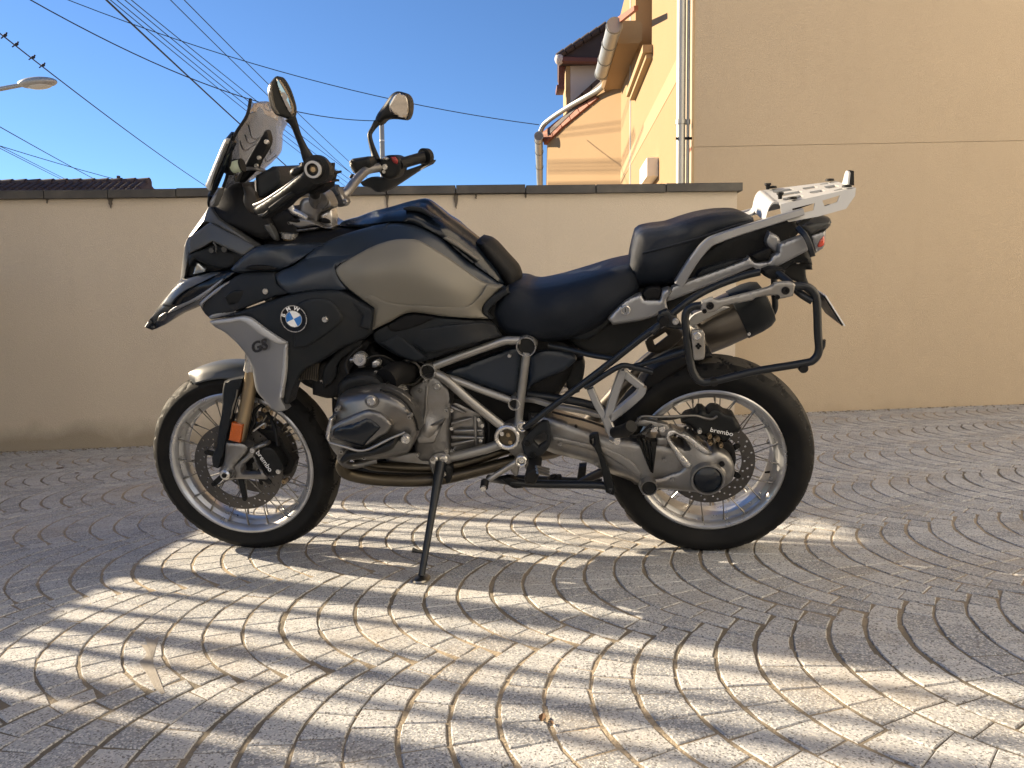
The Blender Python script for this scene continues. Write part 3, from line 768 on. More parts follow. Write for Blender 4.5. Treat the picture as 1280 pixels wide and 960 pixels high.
up = tag(empty('utility_pole', (pp[0], pp[1], pg)), 'slim grey pole standing behind the wall below the right hand mirror', 'utility pole')
MB().tube([[0, 0, 0], [0, 0, pp[2]-pg]], [.085, .066], 14).build('pole', K['concrete'], up)
zbnd = at_y(477, 176, 22.0)[2]-pg
MB().lathe([(.074, -.02), (.074, .02)], [0, 0, zbnd], (0, 0, 1), 14).build('band', K['shutter'], up)
def cable(p0, p1, d0, d1, r, sag=0, label=None, group=None, ext=True):
    (x0, y0), (x1, y1) = p0, p1
    if ext:                                             # run on past the edge of the picture and down behind the wall
        k = .35; xs, ys = x0-(x1-x0)*k, y0-(y1-y0)*k
        if y1 < 262: k2 = (262-y1)/(y1-y0); x1, y1 = x1+(x1-x0)*k2, 262
    else: xs, ys = x0, y0
    A_, B_ = at_y(xs, ys, d0), at_y(x1, y1, d1); P = []
    for i in range(25):
        t = i/24; q = A_+(B_-A_)*t; q = q-np.array([0, 0, sag*4*t*(1-t)]); P.append(q-A_)
    o = MB().tube(P, r, 6).build('cable', K['wire']); o.location = A_
    tag(o, label, 'cable', group); return o, P, A_
GRP = 'overhead cables'
fine = 'fine black overhead cable in the bundle slanting down across the blue sky'
wA = cable((0, 37), (253, 223), 13, 40, .014, .25, 'black cable with four small birds perched on it above the lamp', GRP)
cable((33, -3), (478, 151), 14, 22, .011, .55, 'sagging black cable ending at the pole by the right mirror', GRP, ext=False)
cable((-80, -70), (674, 156), 12, 13, .0065, .38, 'long sagging black cable running to the gutter corner of the house', GRP, ext=False)
cable((135, 0), (363, 209), 13, 40, .020, .1, 'thickest black cable, slanting down behind the windscreen', GRP)
cable((142, 0), (355, 168), 14, 40, .010, .2, fine, GRP)
cable((150, 0), (361, 166), 14, 40, .010, .2, fine, GRP)
cable((160, 0), (366, 163), 14, 40, .010, .2, fine, GRP)
cable((168, 0), (374, 160), 14, 40, .010, .2, fine, GRP)
cable((217, 0), (437, 209), 14, 40, .010, .2, 'fine black cable, left one of the pair passing behind the left mirror', GRP)
cable((234, 0), (440, 199), 14, 40, .010, .2, 'fine black cable, right one of the pair passing behind the left mirror', GRP)
cable((0, 157), (129, 226), 14, 40, .011, .1, 'black cable slanting down to the brown roof below the lamp', GRP)
cable((0, 174), (256, 232), 16, 40, .009, .5, 'very thin flat hanging cable low above the brown roof', GRP)
for q in (0, 2.6): cable((0, 182+q), (92, 227+q), 14, 40, .008, .05, 'one of the twin fine cables low at the edge of the sky', GRP)
o, P, A_ = wA
for px in (6, 20, 41, 53.5):
    best = min(range(len(P)-1), key=lambda i: abs(proj(P[i]+A_)[0]-px)); a, b = P[best]+A_, P[best+1]+A_
    if proj(a)[0] > px and best > 0: a, b = P[best-1]+A_, P[best]+A_
    xa, xb = proj(a)[0], proj(b)[0]; q = a+(b-a)*((px-xa)/(xb-xa))
    bd = MB(); Rb = np.array(Matrix.Rotation(math.radians(rng.uniform(-30, 30)), 3, 'Z'))@np.array(Matrix.Rotation(math.radians(-25), 3, 'Y'))
    bd.ball([0, 0, .055], (.085, .052, .055), Rb, 12, 8); bd.ball(Rb@np.array([.085, 0, .045])+np.array([0, 0, .055]), (.034, .032, .034), Rb, 10, 6)
    bd.tube([Rb@np.array([-.06, 0, 0])+np.array([0, 0, .055]), Rb@np.array([-.18, 0, -.03])+np.array([0, 0, .055])], 1, sq=(.012, .025))
    bd.tube([Rb@np.array([.11, 0, .045])+np.array([0, 0, .055]), Rb@np.array([.145, 0, .035])+np.array([0, 0, .055])], [.012, .002], 6)
    for s_ in (-1, 1): bd.tube([[0, s_*.015, .02], [0, s_*.015, -.004]], .005, 5)
    ob = bd.build('bird', K['feather']); ob.location = q+np.array([0, 0, .010]); ob.scale = (.55,)*3
    tag(ob, 'small dark bird perched on the black cable above the lamp', 'bird', 'birds on the cable')

# ------------------------------------------------------------------ beyond the edges of the picture: what shades and lights the yard
GX = -3.95
gate = tag(empty('yard_gate', (GX, 4.1, gz(GX, 4.1))), 'tall dark driveway gate with solid foot and upright bars', 'gate')
g0 = np.array(gate.location)
y0, y1, h1, h2 = 2.80, 5.50, 1.29, 2.49
MB().box([0, (y0+y1)/2-4.1, h1/2+.03], (.05, y1-y0, h1-.06), None, .005).build('gate_panel', K['gatepaint'], gate)
for yy, w in ((2.84, .08), (3.00, .015), (3.12, .045), (3.24, .014), (3.40, .018), (3.56, .11), (3.93, .022), (4.14, .045), (4.53, .05), (5.47, .05)): MB().box([0, yy-4.1, (h1+h2)/2+(.3 if yy < 4.5 else 0)], (.06, w, h2-h1+(.6 if yy < 4.5 else 0)), None, .005).build('stile', K['gatepaint'], gate)
MB().box([0, (y0+4.5)/2-4.1, h2+.62], (.06, 4.5-y0, .05), None, .005).build('rail', K['gatepaint'], gate)
yy = 4.27
while yy < 5.4:
    if all(abs(yy-s) > .07 for s in (3.10,)):
        w = rng.choice((.010, .014, .020, .030)) if yy < 4.2 else rng.choice((.010, .014, .018)); MB().box([0, yy-4.1, (h1+h2)/2+(.3 if yy < 4.5 else 0)], (.03, w, h2-h1+(.6 if yy < 4.5 else 0)), None, .003).build('bar', K['gatepaint'], gate)
    yy += rng.uniform(.105, .145)
MB().box([-.1, 5.08-4.1, 3.2], (.3, 1.06, 1.42), None, .01).build('shade_beam', K['wall'], gate)  # added beam, keeps sun off the paving at far right
pier = tag(empty('shade_pier', (GX-.47, 5.90, gz(GX, 5.9))), 'unseen rendered pier added at the driveway gate to shade the paving', 'pier')  # added out of view, its shade bounds the sunlit strip
MB().box([0, 0, 1.9], (.4, .68, 4.0), None, .01).build('pier_shaft', K['wall'], pier); MB().box([0, 0, 3.95], (.5, .78, .1), None, .01).build('pier_cap', K['coping'], pier)
tb = tag(empty('far_shade_block', (-8.5, 8.85, gz(-8.5, 8.85))), 'unseen rendered outbuilding left of the yard beyond the wall', 'shade_block')  # added out of view to block sun from the far right paving
MB().box([0, 0, 2.4], (3.2, 3.1, 5.0), None, .01).build('wall', K['wall'], tb); MB().box([0, 0, 4.95], (3.3, 3.2, .2), None, .02).build('roof', K['darktile'], tb)
gar = tag(empty('near_shade_block', (GX-1, 2.2, gz(GX-1, 2.2))), 'unseen rendered shed beside the driveway gate', 'shade_screen')  # added out of view to shade the near left paving
MB().box([.0, -.18, 2.0], (2, 1.5, 4.2), None, .01).build('wall', K['wall'], gar); MB().box([0, -.18, 4.15], (2.2, 1.54, .15), None, .02).build('roof', K['coping'], gar)
ann = tag(empty('bounce_wall', (6.9, 1.0, gz(6.9, 1.0))), 'unseen cream annex standing askew to the yard, opposite the gate', 'bounce_block')  # added reflector, angled to bounce sun onto the gable and yard
MB().box([0, 0, 4.1], (3, 9, 8.6), None, .01).build('wall', K['bounce_block'], ann); MB().box([0, 0, 8.45], (3.4, 9.3, .16), None, .02).build('roof', K['tile'], ann)
MB().box([-1.51, -.6, 1.7], (.04, 1.0, 1.2), None, .01).build('window', K['lens'], ann)
ann.rotation_euler = (0, 0, -math.pi/4)
opp = tag(empty('bounce_house', (-1, -8.5, gz(0, -8.5))), 'unseen pale house added behind the viewer to bounce light', 'house')  # added behind the camera to bounce light into the yard
MB().box([0, -2, 3.4], (18, 4, 7.2), None, .01).build('wall', K['facing'], opp); MB().box([0, -2, 7.0], (18.6, 4.6, .2), None, .02).build('roof', K['tile'], opp)
for k in range(4): MB().box([-5+k*3.2, .02, 1.9], (1.1, .06, 1.4), None, .01).build('window', K['lens'], opp)
#@@BIKE
# ================================================================== MOTORCYCLE
BIKE = tag(empty('motorcycle'), 'dark grey and champagne adventure motorcycle leaning on its side stand, spoked wheels, pannier rails', 'motorcycle')
mm = Matrix.Identity(4)
for i in range(3): mm[i][0], mm[i][1], mm[i][2], mm[i][3] = BU[i], -BL[i], BW[i], BO[i]
BIKE.matrix_world = mm
fa = B(300.5, 578, .05); ra_ = B(886.5, 574, .065)
FA = np.array([fa[0], 0, .3255]); RA = np.array([ra_[0], 0, .318])
FR, RR = .3262, .3188
print('axles', FA, RA)

def tyre(wheel, c, R, w, rb, hb, seedn):
    """carcass with grooves cut into the crown; profile runs across the tyre"""
    n = 264; nm = 15
    half = []
    pts = [(rb, hb*.93), (rb+.012, hb*1.04), (rb+.030, w*.90), (rb+(R-rb)*.52, w*1.0), (R-.030, w*.93), (R-.017, w*.78), (R-.008, w*.56), (R-.003, w*.34), (R-.0006, w*.15)]
    prof = [(r, h) for r, h in pts]+[(R, 0)]+[(r, -h) for r, h in pts[::-1]]
    prof = [tuple(q) for q in catmull([np.array(p) for p in prof], 3)]
    m = len(prof); v = []; f = []
    for k in range(n):
        a = 2*math.pi*k/n
        for r, h in prof:
            t = h/w; dep = 0
            if abs(t) < .9 and r > R-.03:
                s = 1 if t > 0 else -1; u = abs(t)
                ph = (a*22/(2*math.pi)+s*.25+u*.75) % 1.0
                if .12 < u < .84 and ph < .17: dep = .0055
                ph2 = (a*22/(2*math.pi)+.5+s*.25-u*.5) % 1.0
                if .5 < u < .88 and ph2 < .12: dep = .004
            v.append((c[0]+(r-dep)*math.cos(a), c[1]+h, c[2]+(r-dep)*math.sin(a)))
    for k in range(n):
        for j in range(m-1): f.append((k*m+j, ((k+1) % n)*m+j, ((k+1) % n)*m+j+1, k*m+j+1))
    o = MB().add(v, f).build('tyre', K['rubber'], wheel, 30)
    o.data.materials.append(K['tread'])                 # the worn, dusty running surface
    for p in o.data.polygons:
        q = p.center; rad = math.hypot(q.x-c[0], q.z-c[2])
        if abs(q.y-c[1]) < w*.72 and rad > R-.02 and rad > R-.0045-.016*(abs(q.y-c[1])/w)**2: p.material_index = 1
    return o
def spoked(c, R, w, rb, hb, hubr, hubh, nsp, dr, dri, dh, name_l, sides=(-1, 1)):
    wh = empty('wheel'); wh.parent = BIKE; wh.location = (0, 0, 0)
    tyre(wh, c, R, w, rb-.004, hb, 1)
    h = hb
    prof = [(rb+.0045, -h-.001), (rb+.006, -h-.005), (rb+.002, -h-.008), (rb-.004, -h-.007), (rb-.012, -h+.000), (rb-.016, -h+.008), (rb-.0165, -h+.016), (rb-.027, -h+.026), (rb-.030, -h*.2), (rb-.030, h*.2), (rb-.027, h-.026), (rb-.0165, h-.016), (rb-.016, h-.008), (rb-.012, h), (rb-.004, h+.007), (rb+.002, h+.008), (rb+.006, h+.005), (rb+.0045, h+.001), (rb-.004, h-.004), (rb-.012, h*.3), (rb-.012, -h*.3), (rb-.004, -h+.004)]
    MB().lathe(prof, c, (0, -1, 0), 96, closed=True).build('rim', K['rim'], wh, 30)
    hub = MB().lathe([(.012, -hubh-.02), (hubr*.55, -hubh-.018), (hubr, -hubh-.006), (hubr, -hubh+.006), (hubr*.62, -hubh+.018), (hubr*.55, 0), (hubr*.62, hubh-.018), (hubr, hubh-.006), (hubr, hubh+.006), (hubr*.55, hubh+.018), (.012, hubh+.02)], c, (0, -1, 0), 32)
    hub.build('hub', K['alu'], wh)
    for k in range(nsp):
        side = -1 if k % 2 else 1; a = 2*math.pi*(k+.5)/nsp; lean = (1 if (k//2) % 2 else -1)*.52
        p0 = c+np.array([(rb-.016)*math.cos(a), side*(h-.010), (rb-.016)*math.sin(a)])
        p1 = c+np.array([hubr*.93*math.cos(a+lean), side*hubh, hubr*.93*math.sin(a+lean)])
        mb = MB().tube([p0, p0+(p1-p0)*.10, p0+(p1-p0)*.101, p1], [.0034, .0034, .0019, .0019], 7)
        mb.build('spoke', K['steel'], wh)
    for i, sd in enumerate(sides):
        # brake disc drilled through
        no = 96; outer = [Vector((dr*math.cos(2*math.pi*k/no)*(1+.0*k), dr*math.sin(2*math.pi*k/no))) for k in range(no)]
        inner = [Vector((dri*math.cos(2*math.pi*k/64), dri*math.sin(2*math.pi*k/64))) for k in range(64)]
        V = outer+inner; E = [(k, (k+1) % no) for k in range(no)]+[(no+k, no+(k+1) % 64) for k in range(64)]; hs = []
        nh = 20
        for k in range(nh*3):
            a = 2*math.pi*k/(nh*3); rr = dri+(dr-dri)*(.22, .5, .78)[k % 3]; s = len(V); hc = (rr*math.cos(a), rr*math.sin(a)); hs.append(hc)
            V += [Vector((hc[0]+.0036*math.cos(q*math.pi/4), hc[1]+.0036*math.sin(q*math.pi/4))) for q in range(8)]; E += [(s+q, s+(q+1) % 8) for q in range(8)]
        vo, _, fo, *_r = geometry.delaunay_2d_cdt(V, E, [], 0, 1e-6)
        ff = []
        for fc in fo:
            q = sum((vo[i_] for i_ in fc), Vector((0, 0)))/len(fc)
            if dri*.997 < q.length < dr and not any((q[0]-hx)**2+(q[1]-hy)**2 < .0034**2 for hx, hy in hs): ff.append(tuple(fc))
        mb = MB(); y0 = sd*dh
        vv = [(c[0]+p.x, y0-.0023, c[2]+p.y) for p in vo]+[(c[0]+p.x, y0+.0023, c[2]+p.y) for p in vo]; nv = len(vo)
        ec = {}
        for fc in ff:
            for a_, b_ in zip(fc, fc[1:]+fc[:1]): ec[(a_, b_)] = 1
        side = [(a_, b_, b_+nv, a_+nv) for (a_, b_) in ec if (b_, a_) not in ec]
        mb.add(vv, ff+[tuple(i_+nv for i_ in fc[::-1]) for fc in ff]+side)
        d = mb.build('brake_disc', K['disc'], wh)
        sp = MB()
        for k in range(6):
            a = 2*math.pi*k/6+.3
            sp.tube([c+np.array([hubr*.7*math.cos(a), sd*(dh-.012), hubr*.7*math.sin(a)]), c+np.array([dri*1.02*math.cos(a+.25), sd*dh, dri*1.02*math.sin(a+.25)])], 1, sq=(.009, .003))
            for e in (.25,): sp.lathe([(0, .006), (.008, .006), (.008, -.006), (0, -.006)], c+np.array([dri*1.02*math.cos(a+e), sd*dh, dri*1.02*math.sin(a+e)]), (0, -1, 0), 12)
        sp.lathe([(hubr*.8, -.004), (hubr*.8, .004), (hubr*.45, .004), (hubr*.45, -.004)], c+np.array([0, sd*(dh-.012), 0]), (0, -1, 0), 28, closed=True)
        sp.build('disc_carrier', K['black'], wh)
    return wh
WF = spoked(FA, FR, .059, .2455, .046, .052, .036, 40, .1525, .112, .066, 'f')
WR = spoked(RA, RR, .083, .2225, .060, .060, .045, 40, .136, .096, .062, 'r', sides=(-1,))
# valve
MB().tube([RA+np.array([.190, -.02, -.055]), RA+np.array([.172, -.035, -.05])], [.004, .003], 8).build('valve_stem', K['soft'], WR)

# ---------------------------------------------------------------- dark cores that fill the machine
surf('engine_core', K['deep'], [(424, 452), (470, 405), (520, 395), (640, 405), (700, 422), (722, 440), (712, 470), (690, 505), (660, 545), (600, 585), (540, 590), (480, 588), (440, 575), (420, 545), (415, 490)], l=.085, edge=.03, body=True, step=8)
surf('air_box', K['deep'], [(330, 300), (430, 285), (540, 300), (620, 370), (690, 410), (700, 425), (560, 425), (470, 440), (430, 470), (400, 490), (370, 470), (345, 400)], l=.12, edge=.04, body=True, step=8)
surf('tail_frame', K['black'], [(140, 560), (330, 530), (385, 515), (445, 425), (560, 345), (700, 290), (770, 268), (860, 248), (905, 290), (860, 340), (925, 360), (945, 450), (880, 440), (800, 480), (690, 490), (520, 545), (400, 620), (330, 690), (240, 760), (120, 840), (-20, 830), (-110, 760), (-140, 700), (60, 690)], z=7, l=.085, edge=.02, body=True, step=7)
surf('battery_cover', K['band'], [(215, 245), (330, 205), (520, 135), (560, 130), (570, 150), (550, 330), (540, 350), (500, 350), (330, 290), (235, 262)], z=5, l=.118, edge=.012, thick=.03)
surf('side_cover', K['band'], [(610, 165), (690, 140), (800, 155), (830, 190), (770, 240), (650, 290), (600, 330)], z=5, l=.112, edge=.015, thick=.03)
bolt((515, 168, .122), 5, .006)
surf('shock_cover', K['black'], [(775, 215), (860, 180), (868, 240), (845, 340), (800, 350), (780, 300)], z=5, l=.05, edge=.008, thick=.05)
for k in range(4):                                       # coils of the rear spring
    tube('spring_coil', K['cheek'], [(628+k*24, 292+k*24, -.01), (690+k*20, 262+k*26, .045), (760+k*8, 236+k*30, .04), (778+k*2, 262+k*28, -.01)], 5, .0065)

# ---------------------------------------------------------------- front fork, mudguard
tube('fork_leg', K['bronze'], [(500, 85, .098), (490, 160, .098), (465, 290, .098), (440, 400, .098)], 3, [.0205, .0215, .0215, .0215], n=20, smooth=3, mirror=True)
tube('fork_tube', K['alu2'], [(497, -10, .098), (494, 60, .098), (491, 88, .098)], 3, [.019, .019, .0205], n=20, smooth=0, mirror=True)
surf('fork_foot', K['alu'], [(172, 495), (250, 492), (300, 505), (335, 520), (310, 570), (270, 610), (235, 655), (232, 690), (240, 735), (210, 750), (165, 745), (132, 715), (128, 680), (150, 650), (165, 590)], z=14, l=.122, edge=.014, thick=.035, mirror=True)
surf('brake_mount', K['alu'], [(215, 660), (300, 590), (345, 535), (420, 500), (450, 495), (455, 515), (375, 545), (365, 590), (405, 670), (448, 725), (445, 742), (330, 740), (235, 740)], z=14, l=.112, edge=.007, thick=.02, holes=[[(290, 650), (350, 590), (365, 620), (400, 690), (405, 700), (300, 700), (280, 690)]], step=4, mirror=True)
MB().lathe([(0, .012), (.012, .012), (.017, .007), (.017, -.02)], B(*zc((172, 708, .130), 14)), (0, -1, 0), 20).build('axle_nut', K['alu2'], BIKE)
MB().lathe([(0, .014), (.008, .014), (.008, .006)], B(*zc((172, 708, .132), 14)), (0, -1, 0), 6).build('axle_bolt', K['deep'], BIKE)
for sd in (-1, 1): MB().lathe([(.014, -.03), (.014, .06)], FA+np.array([0, sd*.07, 0]), (0, sd, 0), 16).build('axle_spacer', K['alu'], BIKE)
surf('reflector', K['orange'], [(212, 362), (288, 378), (268, 498), (190, 480)], z=14, l=.127, edge=.004, thick=.012, step=3, cang=40)
surf('fork_guard', K['matt'], [(163, 88), (200, 80), (290, 60), (270, 130), (240, 200), (215, 300), (195, 400), (170, 500), (155, 580), (120, 670), (90, 660), (80, 600), (110, 520), (125, 400), (145, 300), (150, 160)], z=14, l=.108, edge=.006, thick=.03, mirror=True)
tube('brake_line', K['steel'], [(250, 145, .118), (240, 200, .120), (220, 270, .118), (205, 335, .112)], 14, .0028)
tube('brake_line', K['steel'], [(268, 185, .118), (248, 230, .120), (232, 300, .114)], 14, .0022)
# calliper
surf('brake_calliper', K['black'], [(385, 560), (400, 535), (450, 515), (500, 545), (535, 600), (560, 650), (545, 690), (520, 710), (470, 725), (435, 690), (400, 620)], z=14, l=.105, edge=.012, thick=.055, step=4)
text('calliper_lettering', 'brembo', K['white'], (428, 622, .1075), 14, .0235, math.radians(-63), xs=1.05)
bolt((522, 690, .106), 14, .008); bolt((350, 548, .12), 14, .009)
tube('brake_hose', K['alu2'], [(355, 420, .09), (430, 370, .09), (435, 395, .08)], 14, .003)
tube('brake_hose', K['soft'], [(330, 430, .08), (365, 360, .08), (360, 300, .07), (410, 250, .05), (450, 300, .05), (500, 400, .08), (520, 520, .10)], 14, .006)
surf('calliper_bracket', K['deep'], [(330, 430), (420, 400), (520, 430), (600, 560), (640, 620), (610, 700), (560, 720), (480, 600), (400, 520)], z=14, l=.060, edge=.01, thick=.03)
for p in ((440, 275), (425, 385), (515, 545), (565, 752), (395, 340)): bolt((*p, .062), 14, .0085, mt='bronze', h=.01)
# mudguard swept round the front tyre
def swept_guard(c, R, a0, a1, w, name, m_, drop=.038, th=.005, n=26, mcount=12, taper=.6):
    v = []; f = []
    for i in range(n+1):
        t = i/n; a = a0+(a1-a0)*t; ww = w*(1-taper*max(0, (.22-t)/.22)**2)
        for j in range(mcount+1):
            s = -1+2*j/mcount; r = R-drop*abs(s)**3.2
            v.append((c[0]+r*math.cos(a), c[1]+ww*s, c[2]+r*math.sin(a)))
        for j in range(mcount, -1, -1):
            s = -1+2*j/mcount; r = R-drop*abs(s)**3.2-th
            v.append((c[0]+r*math.cos(a), c[1]+ww*s*.97, c[2]+r*math.sin(a)))
    m = 2*(mcount+1)
    for i in range(n):
        for j in range(m): f.append((i*m+j, i*m+(j+1) % m, (i+1)*m+(j+1) % m, (i+1)*m+j))
    f += [tuple(range(m)), tuple(range(n*m, n*m+m))[::-1]]
    return MB().add(v, f).build(name, m_, BIKE)
swept_guard(FA, FR+.021, math.radians(115), math.radians(58), .070, 'mudguard', K['guard'])

# ---------------------------------------------------------------- rear: swing arm and final drive
surf('swing_arm', K['alu'], [(660, 515, .115), (690, 520, .135), (739, 536, .14), (765, 543, .14), (800, 549, .14), (833, 553, .14), (862, 562, .14), (860, 598, .14), (800, 606, .14), (788, 601, .14), (756, 589, .14), (735, 578, .14), (690, 566, .13), (660, 552, .115)], edge=.034, thick=.075, ctrl=[(760, 566, .15)], step=5)
surf('swing_arm_rib', K['alu'], [(690, 545), (740, 556), (760, 561), (790, 577), (802, 592), (800, 597), (770, 577), (740, 563), (690, 551)], l=.150, edge=.004, thick=.02, step=3)
surf('swing_arm_cap', K['alu'], [(110, 740), (130, 700), (180, 680), (240, 700), (340, 670), (420, 635), (445, 610), (310, 410), (320, 370), (360, 345), (420, 370), (470, 380), (540, 420), (640, 505), (690, 490), (780, 530), (820, 590), (830, 650), (810, 720), (740, 780), (640, 815), (520, 810), (320, 790), (250, 790), (200, 825), (140, 810)], z=15, l=.148, edge=.02, thick=.06, step=4,
     holes=[[(350, 395), (400, 385), (440, 420), (480, 470), (455, 478), (400, 450), (355, 425)]], ctrl=[(620, 640, .162), (620, 560, .16), (750, 640, .150)])
surf('swing_arm_brace', K['alu2'], [(310, 405), (330, 360), (370, 345), (430, 375), (480, 385), (660, 520), (590, 520), (490, 440), (400, 378), (355, 390), (350, 420), (510, 610), (495, 635), (440, 610)], z=15, l=.160, edge=.006, thick=.02, step=3)
MB().ball(B(*zc((640, 640, .105), 15)), (.062, .062, .058), None, 36, 20).build('bevel_drive_housing', K['alu'], BIKE)
def cap(p, z, r, name, dome=.006, mring='alu', mcap='gloss'):
    c = B(*zc(p, z)); MB().lathe([(r*1.16, -.03), (r*1.17, .004), (r*1.10, .010), (r*1.0, .010), (r*.97, .0)], c, (0, -1, 0), 40).build(name+'_collar', K[mring], BIKE)
    MB().lathe([(0, dome+.006), (r*.5, dome+.005), (r*.85, .007), (r*.96, .004), (r*.985, -.002)], c, (0, -1, 0), 40).build(name, K[mcap], BIKE)
cap((627, 712, .172), 15, .0425, 'hub_cap', .012)
cap((188, 772, .160), 15, .0215, 'pivot_cap', .0, 'alu', 'soft')
disc('oil_plug', K['deep'], (735, 600, .163), 15, .008, .004)
surf('torque_bracket', K['alu'], [(100, 270), (150, 265), (330, 305), (345, 330), (330, 400), (280, 400), (255, 360), (240, 335), (120, 315), (95, 320)], z=15, l=.135, edge=.006, thick=.02, step=4)
surf('torque_bracket', K['alu'], [(245, 400), (330, 395), (350, 440), (330, 475), (240, 465)], z=15, l=.140, edge=.008, thick=.03, step=4)
bolt((287, 338, .138), 15, .010); bolt((238, 332, .138), 15, .007)
tube('brake_line', K['cover'], [(35, 365, .15), (100, 280, .15), (140, 243, .15), (260, 247, .14), (440, 240, .12), (540, 238, .11), (600, 255, .108), (660, 262, .108), (700, 240, .108)], 15, .0038)
tube('brake_line', K['soft'], [(250, 265, .13), (350, 262, .13), (450, 240, .11)], 15, .004)
# rubber bellows between arm and housing
for k, (a, b, c, d) in enumerate([((95, 405), (125, 405), (208, 665), (195, 655)), ((128, 402), (160, 412), (214, 668), (209, 668)), ((165, 420), (196, 432), (217, 668), (213, 668)), ((200, 432), (248, 432), (220, 665), (216, 670))]):
    surf('bellows', K['soft'], [a, b, c, d], z=15, l=.152+.002*(k % 2), edge=.005, thick=.03, step=3)
# rear calliper
surf('brake_calliper', K['black'], [(430, 290), (470, 245), (540, 225), (560, 195), (600, 195), (625, 220), (660, 190), (720, 195), (760, 225), (830, 245), (850, 290), (880, 330), (860, 360), (820, 370), (800, 400), (760, 440), (700, 410), (600, 390), (540, 365), (500, 320)], z=15, l=.105, edge=.012, thick=.06, step=4)
text('calliper_lettering', 'brembo', K['white'], (733, 360, .107), 15, .0195, math.radians(-14), xs=1.1)
surf('brake_pad', K['deep'], [(690, 440), (760, 430), (820, 470), (840, 560), (830, 620), (810, 600), (780, 520), (720, 480)], z=15, l=.095, edge=.005, thick=.03, step=4)
for p in ((565, 350), (640, 388), (700, 408), (725, 455), (645, 440)): bolt((*p, .112), 15, .007, mt='bronze' if p[0] > 630 else 'alu2', h=.012)

# ---------------------------------------------------------------- frame
FT = dict(r=.0155, n=16)
tube('frame_tube', K['frame'], [(165, 215, .150), (300, 165, .155), (480, 102, .155), (525, 97, .155), (565, 97, .150)], 5, .0125, n=16, mirror=True)
tube('frame_tube', K['frame'], [(165, 250, .150), (220, 282, .155), (330, 380, .158), (480, 500, .160)], 5, .0140, n=16, mirror=True)
tube('frame_tube', K['frame'], [(195, 268, .145), (260, 282, .145), (390, 332, .145), (520, 378, .142)], 5, .0112, n=16, mirror=True)
tube('frame_tube', K['frame'], [(596, 150, .150), (582, 260, .150), (566, 390, .150), (556, 500, .152)], 5, .0125, n=16, mirror=True)
tube('frame_tube', K['frame'], [(245, 645, .145), (320, 628, .15), (420, 602, .155), (480, 580, .160)], 5, .0150, n=16, mirror=True)
for p, r in (((135, 240, .158), .0245), ((595, 122, .158), .0290), ((540, 392, .150), .0185)):
    ring('frame_node', K['alu2'], p, 5, r, .0035, .014); disc('node_plug', K['black'], (p[0], p[1], p[2]-.004), 5, r-.003, .004)
    MB().lathe([(r*.97, -.05), (r*.97, .0)], B(*zc(p, 5)), (0, -1, 0), 28).build('frame_lug', K['frame'], BIKE)
ring('frame_node', K['alu2'], (507, 548, .172), 5, .0385, .012, .014); disc('node_plug', K['pipe'], (507, 548, .172), 5, .027, .008)
for p in ((510, 540), (480, 535), (520, 575)): bolt((*p, .181), 5, .007, mt='bronze' if p[0] != 480 else 'alu2')
surf('frame_lug', K['alu'], [(470, 510), (560, 470), (600, 560), (600, 620), (560, 660), (500, 610), (455, 590)], z=5, l=.155, edge=.012, thick=.05)
ring('frame_node', K['alu2'], (575, 500, .172), 5, .016, .006, .01); bolt((575, 500, .176), 5, .010)
surf('frame_lug', K['alu'], [(135, 655), (160, 630), (215, 618), (240, 640), (245, 670), (220, 690), (190, 745), (160, 730), (140, 690)], z=5, l=.158, edge=.008, thick=.035)
bolt((160, 658, .162), 5, .013); bolt((205, 655, .162), 5, .013)

# ---------------------------------------------------------------- boxer engine
surf('crankcase', K['alu'], [(600, 430, .15), (690, 400, .155), (745, 375, .155), (800, 395, .15), (862, 470, .15), (872, 560, .15), (862, 740, .15), (866, 890, .145), (760, 950, .14), (650, 945, .14), (625, 800, .15), (640, 700, .17), (620, 560, .17), (590, 480, .16)], z=4, ctrl=[(730, 640, .165), (690, 760, .19), (800, 760, .16)], edge=.012, thick=.10, step=5)
surf('crankcase_rib', K['alu'], [(680, 715), (830, 665), (830, 680), (690, 730)], z=4, l=.176, edge=.004, thick=.03, step=3)
surf('crankcase_web', K['alu'], [(640, 760), (690, 730), (820, 690), (760, 820), (650, 830)], z=4, l=.180, edge=.006, thick=.04, ctrl=[(800, 700, .165), (650, 790, .19)], step=4)
tube('crankcase_seam', K['alu'], [(715, 440, .166), (708, 520, .172), (706, 600, .174), (690, 690, .180)], 4, .005, smooth=4)
bolt((778, 446, .16), 4, .011)
surf('gearbox_case', K['alu'], [(868, 548, .12), (910, 548, .125), (1000, 590, .125), (1080, 640, .12), (1100, 760, .12), (1090, 850, .12), (980, 880, .12), (872, 895, .12)], z=4, edge=.012, thick=.08, step=5)
for (a, b) in (((880, 690), (1010, 655)), ((880, 830), (1030, 800)), ((870, 575), (970, 620)), ((1035, 640), (1040, 850)), ((900, 740), (1080, 735)), ((880, 780), (1090, 785))):
    tube('casting_rib', K['alu'], [(a[0], a[1], .128), ((a[0]+b[0])/2, (a[1]+b[1])/2, .132), (b[0], b[1], .126)], 4, [.007, .0055, .004], smooth=3)
for p in ((880, 600), (880, 720), (882, 870), (1085, 700), (1075, 800), (1060, 660)): bolt((*p, .128), 4, .0065, h=.008)
